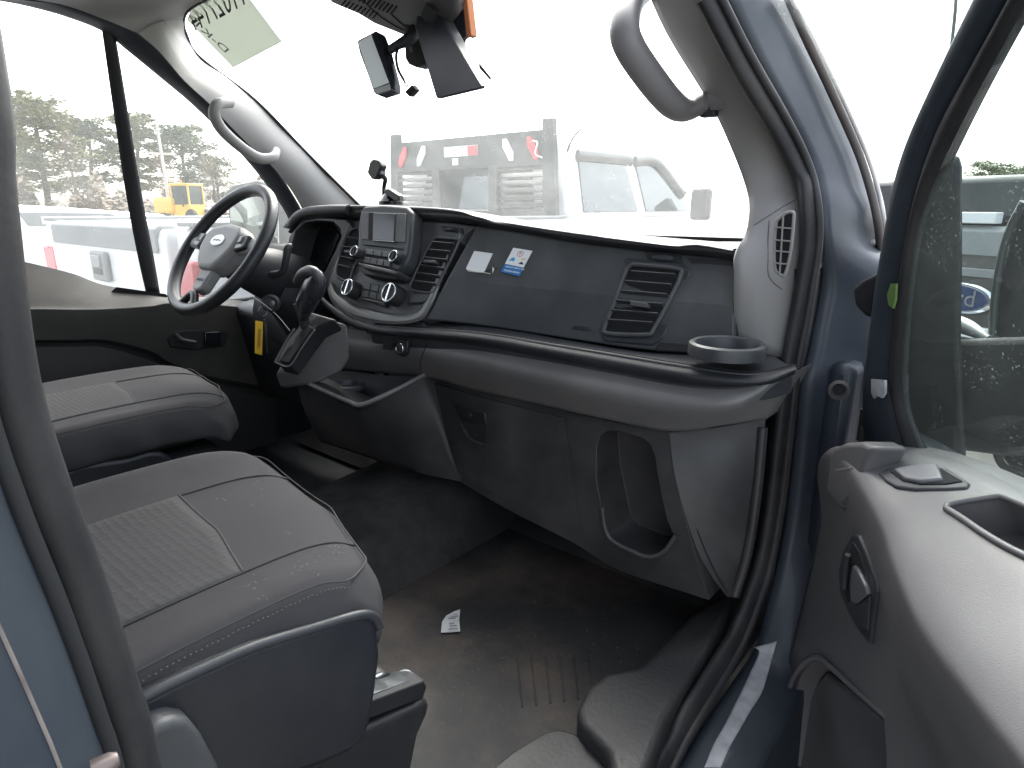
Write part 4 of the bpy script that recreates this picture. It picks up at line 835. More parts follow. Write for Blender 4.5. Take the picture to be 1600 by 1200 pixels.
# ================================================================== gear lever
gl_ = thing('gear_lever', 'black gear lever with rounded hooked knob in front of the centre stack', 'gear lever', YL(((476, 510),), (.83,))[0])
tube('shaft', YL(((478, 512), (474, 494), (474, 480)), (.835, .83, .825)), [.012, .013, .018], dash_black, gl_, n=12, seg=12)
tube('knob', YL(((474, 496), (478, 474), (489, 452), (495, 436), (490, 424)), (.825, .82, .815, .815, .818)), [.013, .027, .030, .024, .009], mat('satin_knob', (.03, .032, .04), .25, var=.1), gl_, n=24, seg=18, flat=.8)
tube('knob_cap', YL(((462, 440), (470, 429), (482, 423), (493, 426), (499, 440), (497, 458)), (.81, .805, .803, .803, .808, .815)), [.007, .010, .0115, .0105, .008, .005], fascia_m, gl_, n=24, seg=12)
prism('release_button', YL(((457, 475), (464, 474), (469, 490), (464, 493)), (.806, .806, .81, .81)), (0, .012, 0), dash_dark, gl_, bevel=.002)

# ================================================================== small things in the cab
# key in the lock with yellow tag
kx = -.312
key = thing('ignition_key', 'ignition key with ring and yellow tag hanging from the lock', 'key', PX(424, 474, kx))
lathe('key_bow', [(.009, -.004), (.009, .002), (.006, .003)], PX(424, 474, kx), (.75, -.65, .1), steel, key, seg=18)
rc_ = PX(411, 486, kx)
tube('key_ring', [rc_+V((0, .012*math.cos(k*math.pi/6), .013*math.sin(k*math.pi/6))) for k in range(12)], .0009, steel, key, n=30, seg=6, closed=True)
tg = prism('tag', [PX(u, v, kx) for u, v in ((399, 501), (411, 503), (409.5, 555), (398, 552))], (-.0012, .0005, 0), tag_yellow, key, bevel=.0005)
for i in range(4): tube('tag_print', [PX(403.5+i*1.3, 514, kx+.0006), PX(402.5+i*1.3, 545-4*(i % 2), kx+.0006)], .0005, dash_dark, tg, n=4, seg=4)
tube('spare_key', [PX(413, 499, kx), PX(415.5, 508, kx), PX(416, 530, kx), PX(418, 552, kx)], [.0035, .006, .002, .0015], steel, key, n=16, seg=8, flat=.4)
cord = tube('loose_cord', [PX(394, 463, -.33), PX(416, 478, -.32), PX(436, 496, -.30), PX(453, 517, -.27)], .0012, mat('pale_cord', (.5, .5, .5), .5), None, n=24, seg=6)
cord['label'] = 'thin pale cord running from the ignition to the shifter'; cord['category'] = 'cord'

# dash cam / phone mount on top of the dash
pm = thing('phone_mount', 'black suction phone mount standing on the dashboard behind the screen', 'phone mount', PY(610, 318, 1.36))
lathe('suction_base', [(.036, -.008), (.036, .003), (.031, .008), (.022, .022), (.010, .030), (.001, .031)], PY(611, 316, 1.30), (0, 0, 1), gloss_black, pm, seg=30)
prism('base_lever', [PY(u, v, 1.27) for u, v in ((599, 296), (606, 295), (622, 305), (625, 314), (616, 314), (600, 302))], (0, .02, 0), gloss_black, pm, bevel=.003)
tube('arm', [PY(600, 308, 1.30), PY(600, 292, 1.30), PY(602, 280, 1.295), PY(596, 274, 1.29)], [.006, .006, .007, .009], matt_black, pm, n=16, seg=10)
prism('cradle', [PY(u, v, 1.275) for u, v in ((573, 270), (577, 253), (582, 248), (590, 250), (596, 260), (590, 272), (586, 281), (580, 280))], (0, .025, 0), mat('cradle_black', (.03, .03, .032), .5, var=.3, vscale=60), pm, bevel=.005, seg=3)
box('cradle_clamp', PY(597, 270, 1.29), (.012, .02, .012), steel, pm, bevel=.002)

# rear view display
rv = thing('rear_view_mirror', 'tilted rear view mirror with grey face hanging below the roof console', 'mirror', PY(612, 75, 1.0))
MP = plane3(PY(556, 65, .97), PY(582, 52, 1.01), PY(583, 141, .97))
prism('housing', [PP(u, v, MP) for u, v in ((556, 64), (560, 60), (580, 50), (586, 46), (596, 70), (611, 128), (612, 141), (607, 143), (587, 149), (582, 141), (560, 82))], fw*.022+rt*.020, gloss_black, rv, bevel=.008, seg=3)
prism('mirror_face', [PP(u, v, MP, .001) for u, v in ((559, 66), (580, 54), (608, 129), (583, 139))], MP[1]*-.003, mat('grey_display_face', (.42, .44, .42), .15), rv, bevel=.0005)
tube('face_reflection_line', [PP(590, 75, MP, .0015), PP(586, 134, MP, .0015)], .0014, dash_dark, rv, n=3, seg=5) if False else None
prism('control_strip', [PP(u, v, MP, .002) for u, v in ((583, 140), (609, 130.5), (611, 140), (588, 147))], MP[1]*-.004, mat('strip_grey', (.22, .22, .21), .5), rv, bevel=.0006)
tube('ball_arm', [PY(606, 80, 1.03), PY(622, 70, 1.05), PY(640, 60, 1.07), PY(652, 42, 1.10)], [.009, .010, .014, .016], matt_black, rv, n=16, seg=12)
tube('cable', [PY(623, 72, 1.04), PY(619, 88, 1.04), PY(622, 108, 1.035), PY(631, 125, 1.03)], .0032, matt_black, rv, n=20, seg=8)
for i, du in enumerate((-1.5, 1.5)): tube('cable_wire', [PY(631, 125, 1.03), PY(633+du, 130, 1.03), PY(637+du, 136, 1.03)],   .0016, dash_dark, rv, n=8, seg=5)
prism('connector', [PY(u, v, 1.025) for u, v in ((643, 132.5), (649.5, 140), (639, 151), (632, 143.5))], (0, .014, 0), matt_black, rv, bevel=.001)

# camera bracket on the windscreen
sb = thing('camera_bracket', 'dark trapezoid camera bracket with orange-edged board on the windscreen', 'bracket', PY(690, 40, 1.05))
prism('shroud_plate', [PY(u, v, y) for u, v, y in ((648, 42, 1.05), (652, 20, 1.07), (676, 8, 1.08), (751, 134, .97), (750, 138, .97), (683, 154, .95), (681, 152, .95))], (0.004, .010, 0), mat('satin_bracket', (.030, .032, .04), .45, var=.1), sb, bevel=.002)
prism('side_plate', [PY(u, v, y) for u, v, y in ((676, 6, 1.085), (685, 2, 1.10), (720, 66, 1.06), (750, 125, 1.0), (751, 133, .985))], (.004, .008, 0), fascia_m, sb, bevel=.001)
prism('board', [PY(u, v, 1.09) for u, v in ((676, -25), (720, -25), (728, 56), (722, 60), (719, 68), (700, 40))], (0, .015, 0), mat('navy_board', (.02, .024, .034), .5), sb, bevel=.002)
prism('foam_edge', [PY(u, v, 1.083) for u, v in ((719, -25), (727, -25), (736, 55), (729, 58))], (0, .02, 0), orange_m, sb, bevel=.002)
lathe('board_screw', [(.004, 0), (.003, .002), (.001, .002)], PY(700, 13, 1.088), (0, -1, 0), steel, sb, seg=12)
box('clip', PY(672, 22, 1.04), (.03, .02, .03), matt_black, sb, rot=Matrix.Rotation(R(45), 3, 'Y'), bevel=.003)
tube('bracket_rod', [PY(650, -15, 1.06), PY(662, 6, 1.06), PY(668, 14, 1.06)], .006, chrome, sb, n=10, seg=10)
prism('sensor_box', [PY(u, v, 1.10) for u, v in ((631, 72), (640, 60), (660, 45), (665, 100), (648, 105), (637, 100), (632, 92))], (0, .04, 0), matt_black, sb, bevel=.006, seg=3)
tube('sensor_mount', [PY(640, 30, 1.10), PY(648, 50, 1.10), PY(655, 80, 1.11)], .02, matt_black, sb, n=10, seg=12)
sr = prism('sticker_remnant', [PP(u, v, WS, .004) for u, v in ((748, 98), (752, 102), (768, 122), (766, 125), (749, 106))], WS[1]*.001, dash_dark, None)
sr['label'] = 'thin dark torn sticker remnant on the windscreen beside the camera bracket'; sr['category'] = 'sticker'

# sheet on the windscreen
pap = bpy.data.materials.new('backlit_paper'); pap.use_nodes = True
n = pap.node_tree.nodes; l = pap.node_tree.links; n.remove(n['Principled BSDF'])
a_ = n.new('ShaderNodeBsdfTranslucent'); a_.inputs[0].default_value = (.47, .49, .45, 1); b_ = n.new('ShaderNodeBsdfDiffuse'); b_.inputs[0].default_value = (.48, .50, .46, 1)
x_ = n.new('ShaderNodeMixShader'); x_.inputs[0].default_value = .4; l.new(a_.outputs[0], x_.inputs[1]); l.new(b_.outputs[0], x_.inputs[2]); l.new(x_.outputs[0], n['Material Output'].inputs['Surface'])
WSn = WS[1]
shp = [(292, 31), (300, 10), (340, -22), (386, -8), (441, 65), (364, 106)]
sheet = thing('windscreen_sheet', 'pale green paper sheet with handwritten numbers stuck to the windscreen corner', 'paper', PP(360, 40, WS, .006))
prism('paper', [PP(u, v, WS, .006) for u, v in shp], WSn*.0006, pap, sheet)
xd = PP(298, 40, WS)-PP(372, -2, WS); yd = PP(300, 10, WS)-PP(330, 60, WS)
text('handwriting', '11027144', .085, PP(338, 12, WS, .0085), xd*-1, V((0, -.2, 1)), dash_dark, sheet, ext=.0002, mirror=True)
text('handwriting_initials', 'D-K1', .05, PP(330, 58, WS, .0085), PP(350, 78, WS)-PP(310, 42, WS), PP(330, 50, WS)-PP(338, 66, WS), dash_dark, sheet, ext=.0002, mirror=True)

# labels on the airbag cover
Pq = plane3(FP(720, 392, .0065), FP(830, 395, .0055), FP(790, 432, .0105)); Pq = (Pq[0]+Pq[1]*.0015, Pq[1])
s1 = thing('paper_label', 'plain white paper label with torn foil corner on the airbag cover', 'label', PP(748, 408, Pq))
prism('label_face', [PP(u, v, Pq, .0022) for u, v in ((741, 392), (770, 396), (756, 426), (727, 421.5))], Pq[1]*-.0014, label_white, s1)
tube('torn_edge', [PP(u, v, Pq, .003) for u, v in ((731, 423.5), (744, 425), (756, 426), (766, 428))], .0011, silver_pt, s1, n=12, seg=6)
prism('foil_scrap', [PP(u, v, Pq, o_) for u, v, o_ in ((755, 425, .002), (769, 417, .006), (773, 420, .012), (779, 417, .012), (769, 428, .003))], Pq[1]*-.001, chrome, s1)
s2 = thing('parking_brake_label', 'blue and white parking brake reminder sticker on the airbag cover', 'sticker', PP(808, 408, Pq))
prism('white_field', [PP(u, v, Pq, .0022) for u, v in ((802, 387), (832, 392), (818, 418), (789, 412))], Pq[1]*-.0014, label_white, s2)
prism('blue_field', [PP(u, v, Pq, .0022) for u, v in ((788.8, 412.3), (817.8, 418.3), (811.5, 431.5), (782.5, 424.5))], Pq[1]*-.0014, mat('label_blue', (.03, .17, .42), .4), s2)
ux = (PP(832, 392, Pq)-PP(802, 387, Pq)).normalized(); uy = (PP(802, 387, Pq)-PP(789, 412, Pq)).normalized()
pc_ = PP(813, 396.5, Pq, .0028)
tube('red_ring', [pc_+(ux*math.cos(k*math.pi/8)+uy*math.sin(k*math.pi/8))*.0065 for k in range(16)], .0006, mat('label_red', (.6, .03, .03), .4), s2, n=33, seg=5, closed=True)
text('letter_p', 'P', .0095, pc_, ux, uy, matt_black, s2, ext=.0001)
def icon(u, v, m, pts):
    c = PP(u, v, Pq, .0027); prism('pictogram', [c+ux*a*.001+uy*b*.001 for a, b in pts], Pq[1]*.0003, m, s2)
icon(800, 405.5, mat('label_sky', (.05, .32, .55), .4), [(-7, -3), (-3, 1), (-2, 5), (4, 5), (6, 1), (7, -2), (4, -4), (1, -2), (-3, -4)])
icon(817, 406, mat('label_orange', (.75, .42, .12), .4), [(-6, 4), (-2, 2), (4, 5), (6, 6), (2, 0), (-2, -1)])
icon(815, 411, matt_black, [(-7, -3), (-1, 3), (2, 1), (6, -3)])
text('label_text', 'ALWAYS APPLY THE', .0049, PP(804.5, 418.8, Pq, .0027), ux, uy, label_white, s2, ext=.0001, bold=.00012)
text('label_text', 'PARKING BRAKE', .0049, PP(799.5, 424.3, Pq, .0027), ux, uy, label_white, s2, ext=.0001, bold=.00012)
# label scrap on the floor
s3 = thing('floor_label', 'torn printed white label lying on the black floor mat', 'label', PZ(705, 972, .656))
prism('scrap', [PZ(u, v, .656+dz) for u, v, dz in ((689, 988, .003), (690.5, 972, .006), (697, 962, .006), (710, 955, .008), (719, 952, .010), (717.5, 968, .004), (719, 986, .004), (704, 987.5, .002))], (0, 0, -.001), mat('grey_label', (.42, .42, .42), .6, var=.1, vscale=40), s3)
for i, (v, a, b) in enumerate(((960, 706, 715), (963, 703, 716), (966, 700, 712), (974, 702, 710), (978, 702, 714), (983, 701, 716))):
    tube('print_line', [PZ(a, v, .6625), PZ(b, v-.4, .6625)], .0009, dash_dark, s3, n=3, seg=4)
# crumbs and grit on the mat
gv, gf = [], []
rg = random.Random(3)
for i in range(230):
    u, v = rg.uniform(620, 1000), rg.uniform(930, 1195)
    if u < 680 and v > 1050: continue
    p = PZ(u, v, .6560); r_ = rg.choice((.0006, .0008, .0010, .0016)); b0 = len(gv)
    gv += [p+V((r_*rg.uniform(.6, 1.3), 0, 0)), p+V((-r_*.5, r_*.9, 0)), p+V((-r_*.6, -r_*.8, 0)), p+V((0, 0, r_*1.4))]; gf += [(b0, b0+1, b0+3), (b0+1, b0+2, b0+3), (b0+2, b0, b0+3), (b0, b0+2, b0+1)]
gt = build('floor_grit', gv, gf, mat('pale_grit', (.16, .14, .12), .9), None, smooth=False)
gt['kind'] = 'stuff'; gt['label'] = 'pale grit scattered over the floor mat'; gt['category'] = 'grit'

# ================================================================== parked trucks
def pickup(name, label, loc, rz, paint, group='parked pickup trucks', tall=0.0, handle=True, bedlen=2.62):
    t = thing(name, label, 'pickup truck', loc, rz, group)
    L = dict(local=True); bl = bedlen
    def pr(nm, prof, x0, x1, m, par=t, bevel=.03):      # side profile (y, z) pulled across x
        return prism(nm, [V((x0, y, z)) for y, z in prof], (x1-x0, 0, 0), m, par, bevel=bevel, seg=3, local=True)
    for s in (-1, 1):
        pr('bedside', [(0, .62), (0, 1.40), (.06, 1.42), (bl, 1.42), (bl, .62), (bl*.5+.62, .62), (bl*.5+.50, .92), (bl*.5+.2, 1.04), (bl*.5-.2, 1.04), (bl*.5-.50, .92), (bl*.5-.62, .62)], s*.78, s*.99, paint)
        box('bed_rail_cap', (s*.90, bl*.5, 1.428), (.16, bl, .02), truck_grey, t, bevel=.006, **L)
    pr('bed_floor', [(.06, .70), (.06, .80), (bl, .80), (bl, .70)], -.78, .78, truck_grey, bevel=0)
    tgm = pr('tailgate', [(-.03, .70), (-.035, 1.36), (-.02, 1.405), (.04, 1.405), (.05, .70)], -.775, .775, paint, bevel=.015)
    pr('tailgate_cap', [(-.046, 1.30), (-.046, 1.405), (-.02, 1.422), (.05, 1.422), (.05, 1.40)], -.70, .70, truck_grey, tgm, .008)
    if handle:
     hp_ = box('tailgate_handle', (0, -.05, 1.21), (.20, .025, .15), truck_grey, tgm, bevel=.02, seg=3, **L)
     box('handle_pull', (0, -.066, 1.235), (.11, .012, .06), mat('mid_grey_pull', (.30, .31, .31), .5), tgm, bevel=.004, **L)
     box('handle_slot', (0, -.064, 1.185), (.11, .008, .028), dash_black, tgm, bevel=.002, **L)
    for s in (-1, 1):
        tl = box('tail_light', (s*.885, -.005, 1.08), (.19, .05, .40), red_lens, t, bevel=.015, **L)
        box('reverse_lens', (s*.885, -.034, 1.0), (.14, .01, .10), clear_lens, tl, bevel=.004, **L)
    box('rear_bumper', (0, -.12, .58), (1.9, .18, .20), chrome, t, bevel=.03, **L)
    c0 = bl+.05; c1 = c0+2.15
    pr('cab_body', [(c0, .55), (c0, 1.42), (c1+.1, 1.40), (c1+.1, .55)], -.99, .99, paint)
    # greenhouse: lower ring to roof
    lo_ = [(-.97, c0+.02), (.97, c0+.02), (.97, c1+.05), (-.97, c1+.05)]; hi = [(-.80, c0+.10), (.80, c0+.10), (.80, c1-.62), (-.80, c1-.62)]
    vs = [V((x, y, 1.41)) for x, y in lo_]+[V((x, y, 1.97+tall)) for x, y in hi]
    build('greenhouse', vs, [(0, 1, 5, 4), (1, 2, 6, 5), (2, 3, 7, 6), (3, 0, 4, 7), (4, 5, 6, 7), (3, 2, 1, 0)], paint, t, bevel=.06, seg=4, local=True)
    for s in (-1, 1):
        def gs(y, z, o=.012): f = (z-1.41)/(.56+tall); return V((s*(.97-.17*f+o), y, z))
        win = [[(c0+.18, 1.46), (c0+.98, 1.46), (c0+.93, 1.86), (c0+.26, 1.86)], [(c0+1.12, 1.46), (c0+1.98, 1.46), (c0+1.80, 1.62), (c0+1.45, 1.86), (c0+1.10, 1.86)]]
        for q in win:
            wv = prism('side_window', [gs(y, z) for y, z in q], (s*-.01, 0, 0), truck_glass, t, bevel=.004, local=True)
            tube('window_visor', [gs(q[-1][0]-.03, q[-1][1]+.005, .03)] + [gs(y, z+.01, .035) for y, z in q[2:-1][::-1]] + [gs(q[2][0]+.04, q[2][1]-.01, .03)], .042, mat('smoked_visor', (.09, .09, .085), .3), wv, n=16, seg=8, flat=.5, local=True)
        for y in (bl*.5, c1+.75):
            wh = lathe('wheel', [(.20, -.13), (.38, -.13), (.40, -.10), (.40, .10), (.38, .13), (.24, .13), (.22, .09), (.001, .09)], (s*.84, y, .40), (s, 0, 0), tyre_m, t, seg=28, local=True)
            lathe('rim', [(.23, .092), (.21, .11), (.06, .10), (.05, .14), (.001, .14)], (s*.84, y, .40), (s, 0, 0), steel, wh, seg=24, local=True)
        box('door_mirror', (s*1.12, c0+1.85, 1.52), (.18, .10, .28), dash_black, t, bevel=.03, **L)
    prism('rear_window', [V((x, c0+.02+.08*((z-1.41)/.56)-.016, z)) for x, z in ((-.62, 1.48), (.62, 1.48), (.55, 1.86), (-.55, 1.86))], (0, .008, 0), truck_glass, t, bevel=.003, local=True)
    prism('windscreen', [V((x, c1+.05-.67*((z-1.41)/.56)+.015, z)) for x, z in ((-.80, 1.46), (.80, 1.46), (.70, 1.90), (-.70, 1.90))], (0, -.01, 0), truck_glass, t, bevel=.003, local=True)
    pr('bonnet', [(c1+.05, .6), (c1+.05, 1.42), (c1+.4, 1.40), (c1+1.3, 1.33), (c1+1.42, 1.2), (c1+1.42, .6), (c1+1.18, .62), (c1+1.1, .88), (c1+.75, .95), (c1+.40, .88), (c1+.32, .62)], -.99, .99, paint, bevel=.06)
    gl2 = box('grille', (0, c1+1.43, .98), (1.3, .06, .46), dash_black, t, bevel=.02, **L)
    for z in (.86, .98, 1.10): box('grille_bar', (0, c1+1.47, z), (1.26, .02, .04), chrome, gl2, bevel=.005, **L)
    for s in (-1, 1): box('headlight', (s*.83, c1+1.42, 1.05), (.26, .06, .26), clear_lens, t, bevel=.03, **L)
    box('front_bumper', (0, c1+1.46, .58), (1.96, .2, .22), chrome, t, bevel=.04, **L)
    return t, c0, c1
# work truck with rack
tk, c0, c1 = pickup('work_truck', 'white pickup with red tail light and tall louvred headache rack', (-2.42, 1.22, 0), 0, white_paint)
def rb(nm, c, s, m, par=tk, bevel=.006): return box(nm, c, s, m, par, bevel=bevel, local=True)
yr = 2.60
rk = rb('rack_top_plate', (0, yr, 1.90), (1.66, .035, .24), rack_m)
for s in (-1, 1):
    prism('rack_post', [V((s*(.84+dx), yr-.02, z)) for dx, z in ((-.05, 1.42), (.06, 1.42), (.02, 2.09), (-.07, 2.09))], (0, .06, 0), rack_m, tk, bevel=.006, local=True)
    rb('rack_inner_post', (s*.31, yr, 1.60), (.09, .05, .40), rack_m)
    for z in [1.46+.052*i for i in range(7)]:
        box('rack_slat', (s*.57, yr, z), (.46, .05, .010), rack_m, tk, rot=Matrix.Rotation(R(38), 3, 'X'), bevel=.002, local=True)
    hx = [(-.050, -.078), (-.012, -.078), (.052, .020), (.052, .078), (.014, .078), (-.050, -.020)]
    prism('red_marker_light', [V((s*.70-s*dx, yr-.018, 1.90+dz)) for dx, dz in hx], (0, -.016, 0), red_lens, tk, bevel=.004, local=True)
    prism('work_light', [V((s*.47-s*dx, yr-.018, 1.90+dz)) for dx, dz in hx], (0, -.016, 0), clear_lens, tk, bevel=.004, local=True)
ms = rb('marker_strip', (-.02, yr-.022, 1.915), (.36, .01, .075), clear_lens, tk, .002)
rb('marker_red', (.11, yr-.028, 1.915), (.10, .008, .07), red_lens, ms, .002)
rb('rack_plate_tag', (-.08, yr-.022, 1.84), (.06, .01, .05), label_white, tk, .001)
rb('rack_lower_rail', (0, yr, 1.44), (1.70, .06, .06), rack_m)
tube('wire_pigtail', [V((.70, yr-.03, 1.95)), V((.76, yr-.05, 1.93)), V((.74, yr-.05, 1.86)), V((.79, yr-.03, 1.83))], .006, label_white, tk, n=16, seg=6, local=True)
tube('roof_antenna', [V((.86, c0+.1, 1.88)), V((.90, c0+.1, 1.96)), V((.96, c0+.12, 2.03))], .008, rack_m, tk, n=8, seg=6, local=True)
# white truck beyond
t2, a0, a1 = pickup('white_pickup', 'white pickup beyond the rack truck with a plated badge on its front wing', (-6.15, -3.45, .10), 0, white_paint)
prism('wing_vent', [V((1.01, y, z)) for y, z in ((a1+.15, 1.355), (a1+.20, 1.25), (a1+.80, 1.23), (a1+.88, 1.31), (a1+.80, 1.345))], (-.02, 0, 0), truck_grey, t2, bevel=.004, local=True)
pl_ = box('badge_plate', (1.012, a1+.52, 1.29), (.012, .46, .062), mat('bright_badge', (.7, .71, .72), .3, metal=.4), t2, bevel=.003, local=True)
text('badge_lettering', 'SUPER DUTY', .05, V((1.020, a1+.52, 1.29)), (0, 1, 0), (0, 0, 1), truck_grey, t2, ext=.002, local=True)
# taupe truck ahead, turned to the right
t3, b0_, b1_ = pickup('taupe_pickup', 'dusty taupe pickup with black bed cover and large blue oval badge', (1.0, 3.36, 0), R(-27), taupe_paint, handle=False)
box('bed_cover', (0, 1.3, 1.53), (1.86, 2.5, .19), rack_m, t3, bevel=.03, local=True)
box('cover_bar', (-.10, -.02, 1.455), (.36, .05, .045), label_white, t3, bevel=.004, local=True)
box('tailgate_groove', (0, -.049, 1.235), (1.4, .012, .035), truck_grey, t3, bevel=.003, local=True)
ov = lathe('oval_badge', [(.165, 0), (.165, .012), (.150, .020), (.146, .016), (.001, .017)], (-.02, -.038, 1.125), (0, -1, 0), chrome, t3, seg=48, sx=.42, xdir=V((0, 0, 1)), local=True)
lathe('oval_field', [(.138, .010), (.136, .0205), (.001, .021)], (-.02, -.038, 1.125), (0, -1, 0), mat('badge_navy', (.012, .03, .10), .15, coat=.6), ov, seg=48, sx=.40, xdir=V((0, 0, 1)), local=True)
tx = text('oval_lettering', 'Ford', .10, V((-.02, -.0605, 1.125)), (1, 0, 0), (0.22, 0, 1), chrome, ov, ext=.001, local=True)
box('tailgate_strip', (0, -.05, .99), (1.2, .02, .05), label_white, t3, bevel=.004, local=True)
box('side_marker', (.30, -.055, 1.13), (.02, .015, .16), mat('orange_lens', (.8, .14, .02), .2), t3, bevel=.003, local=True)
tube('whip_antenna', [PY(1497, -60, 2.9), PY(1493, 10, 2.9), PY(1488, 60, 2.9), PY(1482, 108, 2.9), PY(1478, 200, 2.95), PY(1475, 330, 3.1)], .006, rack_m, None, n=24, seg=6)
wa = bpy.context.scene.objects['whip_antenna']; wa['label'] = 'thin whip antenna rising behind the open door frame'; wa['category'] = 'antenna'

# ================================================================== yellow loader
def far(u, v0, d, z=None):      # ground point under picture column u at distance d
    r_ = ray(u, 330); r_.z = 0; r_.normalize(); p = CAM+r_*d; return V((p.x, p.y, 0))
ld = thing('wheel_loader', 'yellow wheel loader with glazed cab parked before the trees', 'loader', (far(296, 0, 38)), R(25))
ld.scale = (.60, .60, 1.06)
def lb_(nm, c, s, m, par=ld, bevel=.05): return box(nm, c, s, m, par, bevel=bevel, local=True)
lb_('cab_roof', (0, 0, 2.42), (1.9, 1.9, .12), yellow_m)
for x in (-.85, .85):
    for y in (-.85, .85): lb_('cab_post', (x, y, 1.75), (.12, .12, 1.3), yellow_m, ld, .02)
lb_('cab_glass', (0, 0, 1.95), (1.66, 1.66, .85), truck_glass)
lb_('cab_base', (0, 0, 1.2), (1.8, 1.8, .6), yellow_m)
lb_('bonnet', (-1.6, -.6, 1.45), (1.9, 1.2, .75), yellow_m, ld, .15)
lb_('exhaust', (.3, -1.0, 1.7), (.1, .1, .6), rack_m, ld, .02)
for x in (-1.9, 1.0):
    for y in (-.95, .95):
        wh = lathe('wheel', [(.3, -.2), (.62, -.2), (.65, -.1), (.65, .1), (.62, .2), (.3, .2), (.001, .15)], (x, y, .65), (0, 1, 0), tyre_m, ld, seg=24, local=True)
        lathe('rim', [(.30, .205), (.2, .22), (.001, .2)], (x, y, .65), (0, 1, 0), yellow_m, wh, seg=20, local=True)
lathe('beacon', [(.09, 0), (.09, .12), (.05, .18), (.001, .18)], (-.5, 0, 2.48), (0, 0, 1), orange_m, ld, seg=14, local=True)

# ================================================================== utility pole
up_ = thing('utility_pole', 'pale thin utility pole standing before the pines', 'pole', (-34.5, 15.0, 0))
tube('shaft', [V((0, 0, 0)), V((-.1, 0, 3)), V((-.25, 0, 6.0))], [.09, .08, .06], pole_m, up_, n=8, seg=10, local=True)
box('crossarm', (-.2, 0, 4.1), (.08, 1.4, .10), pole_m, up_, bevel=.01, local=True)
lathe('insulator', [(.05, 0), (.06, .06), (.03, .12), (.001, .12)], (-.2, .6, 4.15), (0, 0, 1), label_white, up_, seg=12, local=True)

# ================================================================== trees
def leafmat(nm, col):
    m = bpy.data.materials.new(nm); m.use_nodes = True; n = m.node_tree.nodes; l = m.node_tree.links
    p = n['Principled BSDF']; p.inputs['Roughness'].default_value = .75; p.inputs['Specular IOR Level'].default_value = .2
    oi = n.new('ShaderNodeTexCoord'); nz = n.new('ShaderNodeTexNoise'); nz.inputs['Scale'].default_value = .9; nz.inputs['Detail'].default_value = 4
    l.new(oi.outputs['Object'], nz.inputs['Vector']); cr = n.new('ShaderNodeValToRGB')
    cr.color_ramp.elements[0].position = .3; cr.color_ramp.elements[0].color = (col[0]*.55, col[1]*.6, col[2]*.6, 1)
    cr.color_ramp.elements[1].position = .7; cr.color_ramp.elements[1].color = (col[0]*1.5, col[1]*1.35, col[2]*1.1, 1)
    l.new(nz.outputs[0], cr.inputs[0]); l.new(cr.outputs[0], p.inputs['Base Color']); return m
pine_m = leafmat('pine_needles', (.125, .135, .055)); pine_d = leafmat('dark_pine_needles', (.095, .12, .068)); twig_m = leafmat('bare_twigs', (.20, .165, .14))
def sprays(cl, rg, size, k):
    vs, fs = [], []
    for c, r_ in cl:
        for _ in range(k):
            d = V((rg.gauss(0, 1), rg.gauss(0, 1), rg.gauss(0, .55))); d = d.normalized()*(r_*rg.random()**.45); d.z *= .55
            p = c+d; a = rg.uniform(0, 6.28); s = size*rg.uniform(.6, 1.3)
            x = V((math.cos(a), math.sin(a), rg.uniform(-.35, .5)))*s; y = V((-math.sin(a)*.4, math.cos(a)*.4, rg.uniform(.15, .6)))*s*.55; b0 = len(vs)
            vs += [p-x, p-y, p+x, p+y]; fs.append((b0, b0+1, b0+2, b0+3))
    return vs, fs
def pine(loc, h, spread, seed, label, m, dens=1.0):
    rg = random.Random(seed)
    t = thing('pine_tree', label, 'tree', loc, 0, 'pines along the far edge of the lot')
    tr = [V((0, 0, 0)), V((rg.uniform(-.2, .2), rg.uniform(-.2, .2), h*.4)), V((rg.uniform(-.4, .4), rg.uniform(-.4, .4), h*.75)), V((rg.uniform(-.3, .3), 0, h*.96))]
    trunk = tube('trunk', tr, [.26*h/10, .20*h/10, .13*h/10, .04], bark, t, n=14, seg=9, local=True)
    cl = []; pts = cat(tr, 40)
    nb = int(34*dens)
    for i in range(nb):
        f = .28+.70*(i/nb); b = pts[int(f*39)]; a = i*2.4+rg.uniform(-.5, .5)
        L_ = spread*(1.15-f)**.55*rg.uniform(.55, 1.1)*(.55 if f < .4 else 1)
        e = b+V((math.cos(a)*L_, math.sin(a)*L_, L_*rg.uniform(.0, .35)))
        if i % 2 == 0: tube('limb', [b, (b+e)*.5+V((0, 0, .1)), e], [.06*h/10, .035*h/10, .012], bark, t, n=5, seg=5, local=True)
        for k in range(4):
            q = b.lerp(e, .45+.2*k); cl.append((q+V((rg.uniform(-.3, .3), rg.uniform(-.3, .3), rg.uniform(-.1, .3))), spread*.20*rg.uniform(.7, 1.3)))
    vs, fs = sprays(cl, rg, .22*h/10, 46)
    build('crown', vs, fs, m, t, smooth=False, local=True)
def hgt(u, v, d):
    r_ = ray(u, v); return CAM.z + d*r_.z/math.hypot(r_.x, r_.y)
pine(far(78, 0, 46), hgt(60, 148, 46), 3.3, 11, 'broad yellow-green pine at the far left beside the door frame', pine_m, 1.25)
pine(far(22, 0, 50), hgt(22, 178, 50), 2.8, 12, 'shorter yellow-green pine half hidden by the left pillar', pine_m)
pine(far(150, 0, 60), hgt(150, 182, 60), 2.9, 13, 'grey-green pine just left of the window divider', pine_d)
pine(far(222, 0, 58), hgt(218, 172, 58), 3.0, 14, 'tall pine behind the utility pole', pine_m)
pine(far(300, 0, 56), hgt(297, 196, 56), 3.4, 15, 'rounded dark pine above the yellow loader', pine_d, 1.2)
pine(far(345, 0, 62), hgt(345, 246, 62), 2.8, 16, 'low dark pine right of the loader by the steering wheel', pine_d)
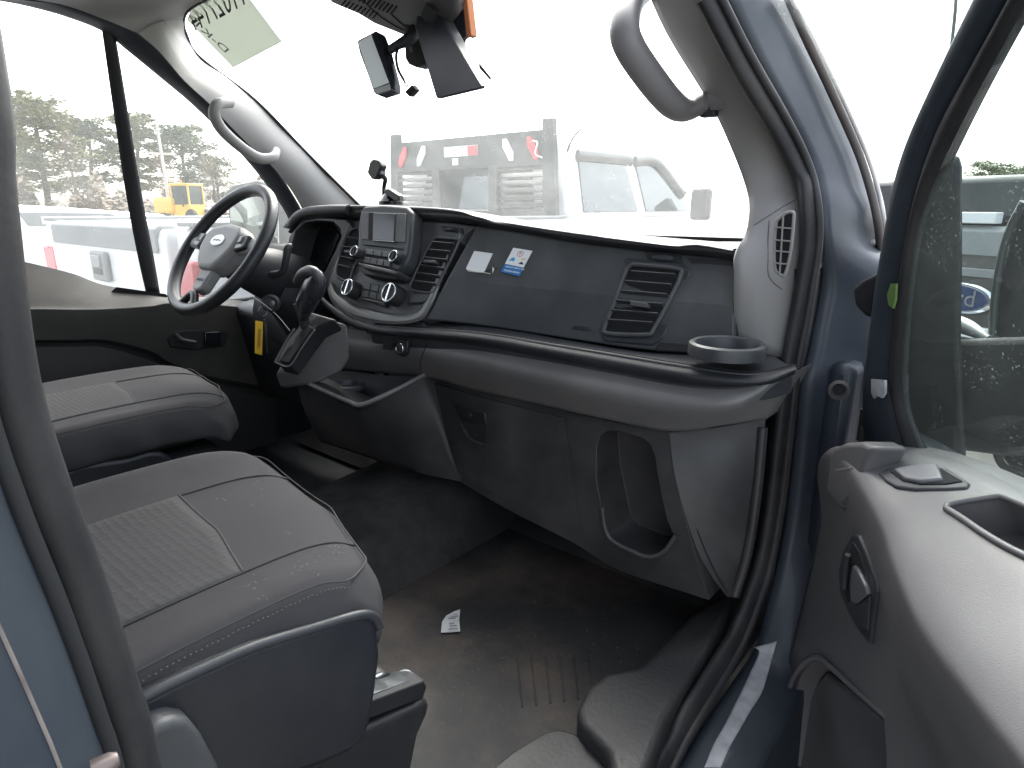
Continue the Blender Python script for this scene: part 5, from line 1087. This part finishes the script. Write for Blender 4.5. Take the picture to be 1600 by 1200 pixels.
pine(far(1530, 0, 60), hgt(1530, 256, 60), 2.6, 17, 'small distant pine seen through the open door glass', pine_d)
pine(far(1590, 0, 75), hgt(1590, 262, 75), 3.0, 18, 'faint distant pine at the right edge behind the mirror', pine_d)
def bare(loc, h, seed, label):
    rg = random.Random(seed); t = thing('bare_tree', label, 'tree', loc, 0, 'bare winter trees under the pines')
    tube('trunk', [V((0, 0, 0)), V((.1, .1, h*.5)), V((rg.uniform(-.3, .3), 0, h))], [.12, .08, .02], bark, t, n=8, seg=7, local=True)
    vs, fs = [], []
    for i in range(420):
        f = rg.uniform(.2, 1); b = V((rg.gauss(0, .5)*(1.2-f)*1.5, rg.gauss(0, .5)*(1.2-f)*1.5, h*f)); d = V((rg.gauss(0, 1), rg.gauss(0, 1), rg.uniform(.2, 1.4))).normalized()*rg.uniform(.4, 1.1)
        w_ = V((rg.gauss(0, 1), rg.gauss(0, 1), 0)).normalized()*.02; b0 = len(vs); vs += [b-w_, b+w_, b+d]; fs.append((b0, b0+1, b0+2))
    build('crown', vs, fs, twig_m, t, smooth=False, local=True)
bare(far(120, 0, 44), 5.0, 31, 'thin bare brown tree below the pines left of the window divider')
bare(far(262, 0, 48), 4.6, 32, 'thin bare tree between the utility pole and the loader cab')
bare(far(335, 0, 46), 4.4, 33, 'thin bare tree right of the loader cab')
# undergrowth, one mass
rg = random.Random(5); vs, fs = [], []
for i in range(26000):
    u = rg.uniform(-60, 470); d = rg.uniform(42, 66); p = far(u, 0, d); hh = (2.0+.9*math.sin(u*.05)+.6*math.sin(u*.17))*rg.random()**.8
    c = p+V((0, 0, hh)); a = rg.uniform(0, 6.28); s = rg.uniform(.12, .3)
    x = V((math.cos(a), math.sin(a), rg.uniform(-.6, .9)))*s; y = V((-math.sin(a), math.cos(a), .5))*s*.4; b0 = len(vs)
    vs += [c-x, c-y, c+x, c+y]; fs.append((b0, b0+1, b0+2, b0+3))
un = build('undergrowth', vs, fs, twig_m, None, smooth=False)
un['kind'] = 'stuff'; un['label'] = 'brown winter undergrowth along the edge of the lot'; un['category'] = 'undergrowth'
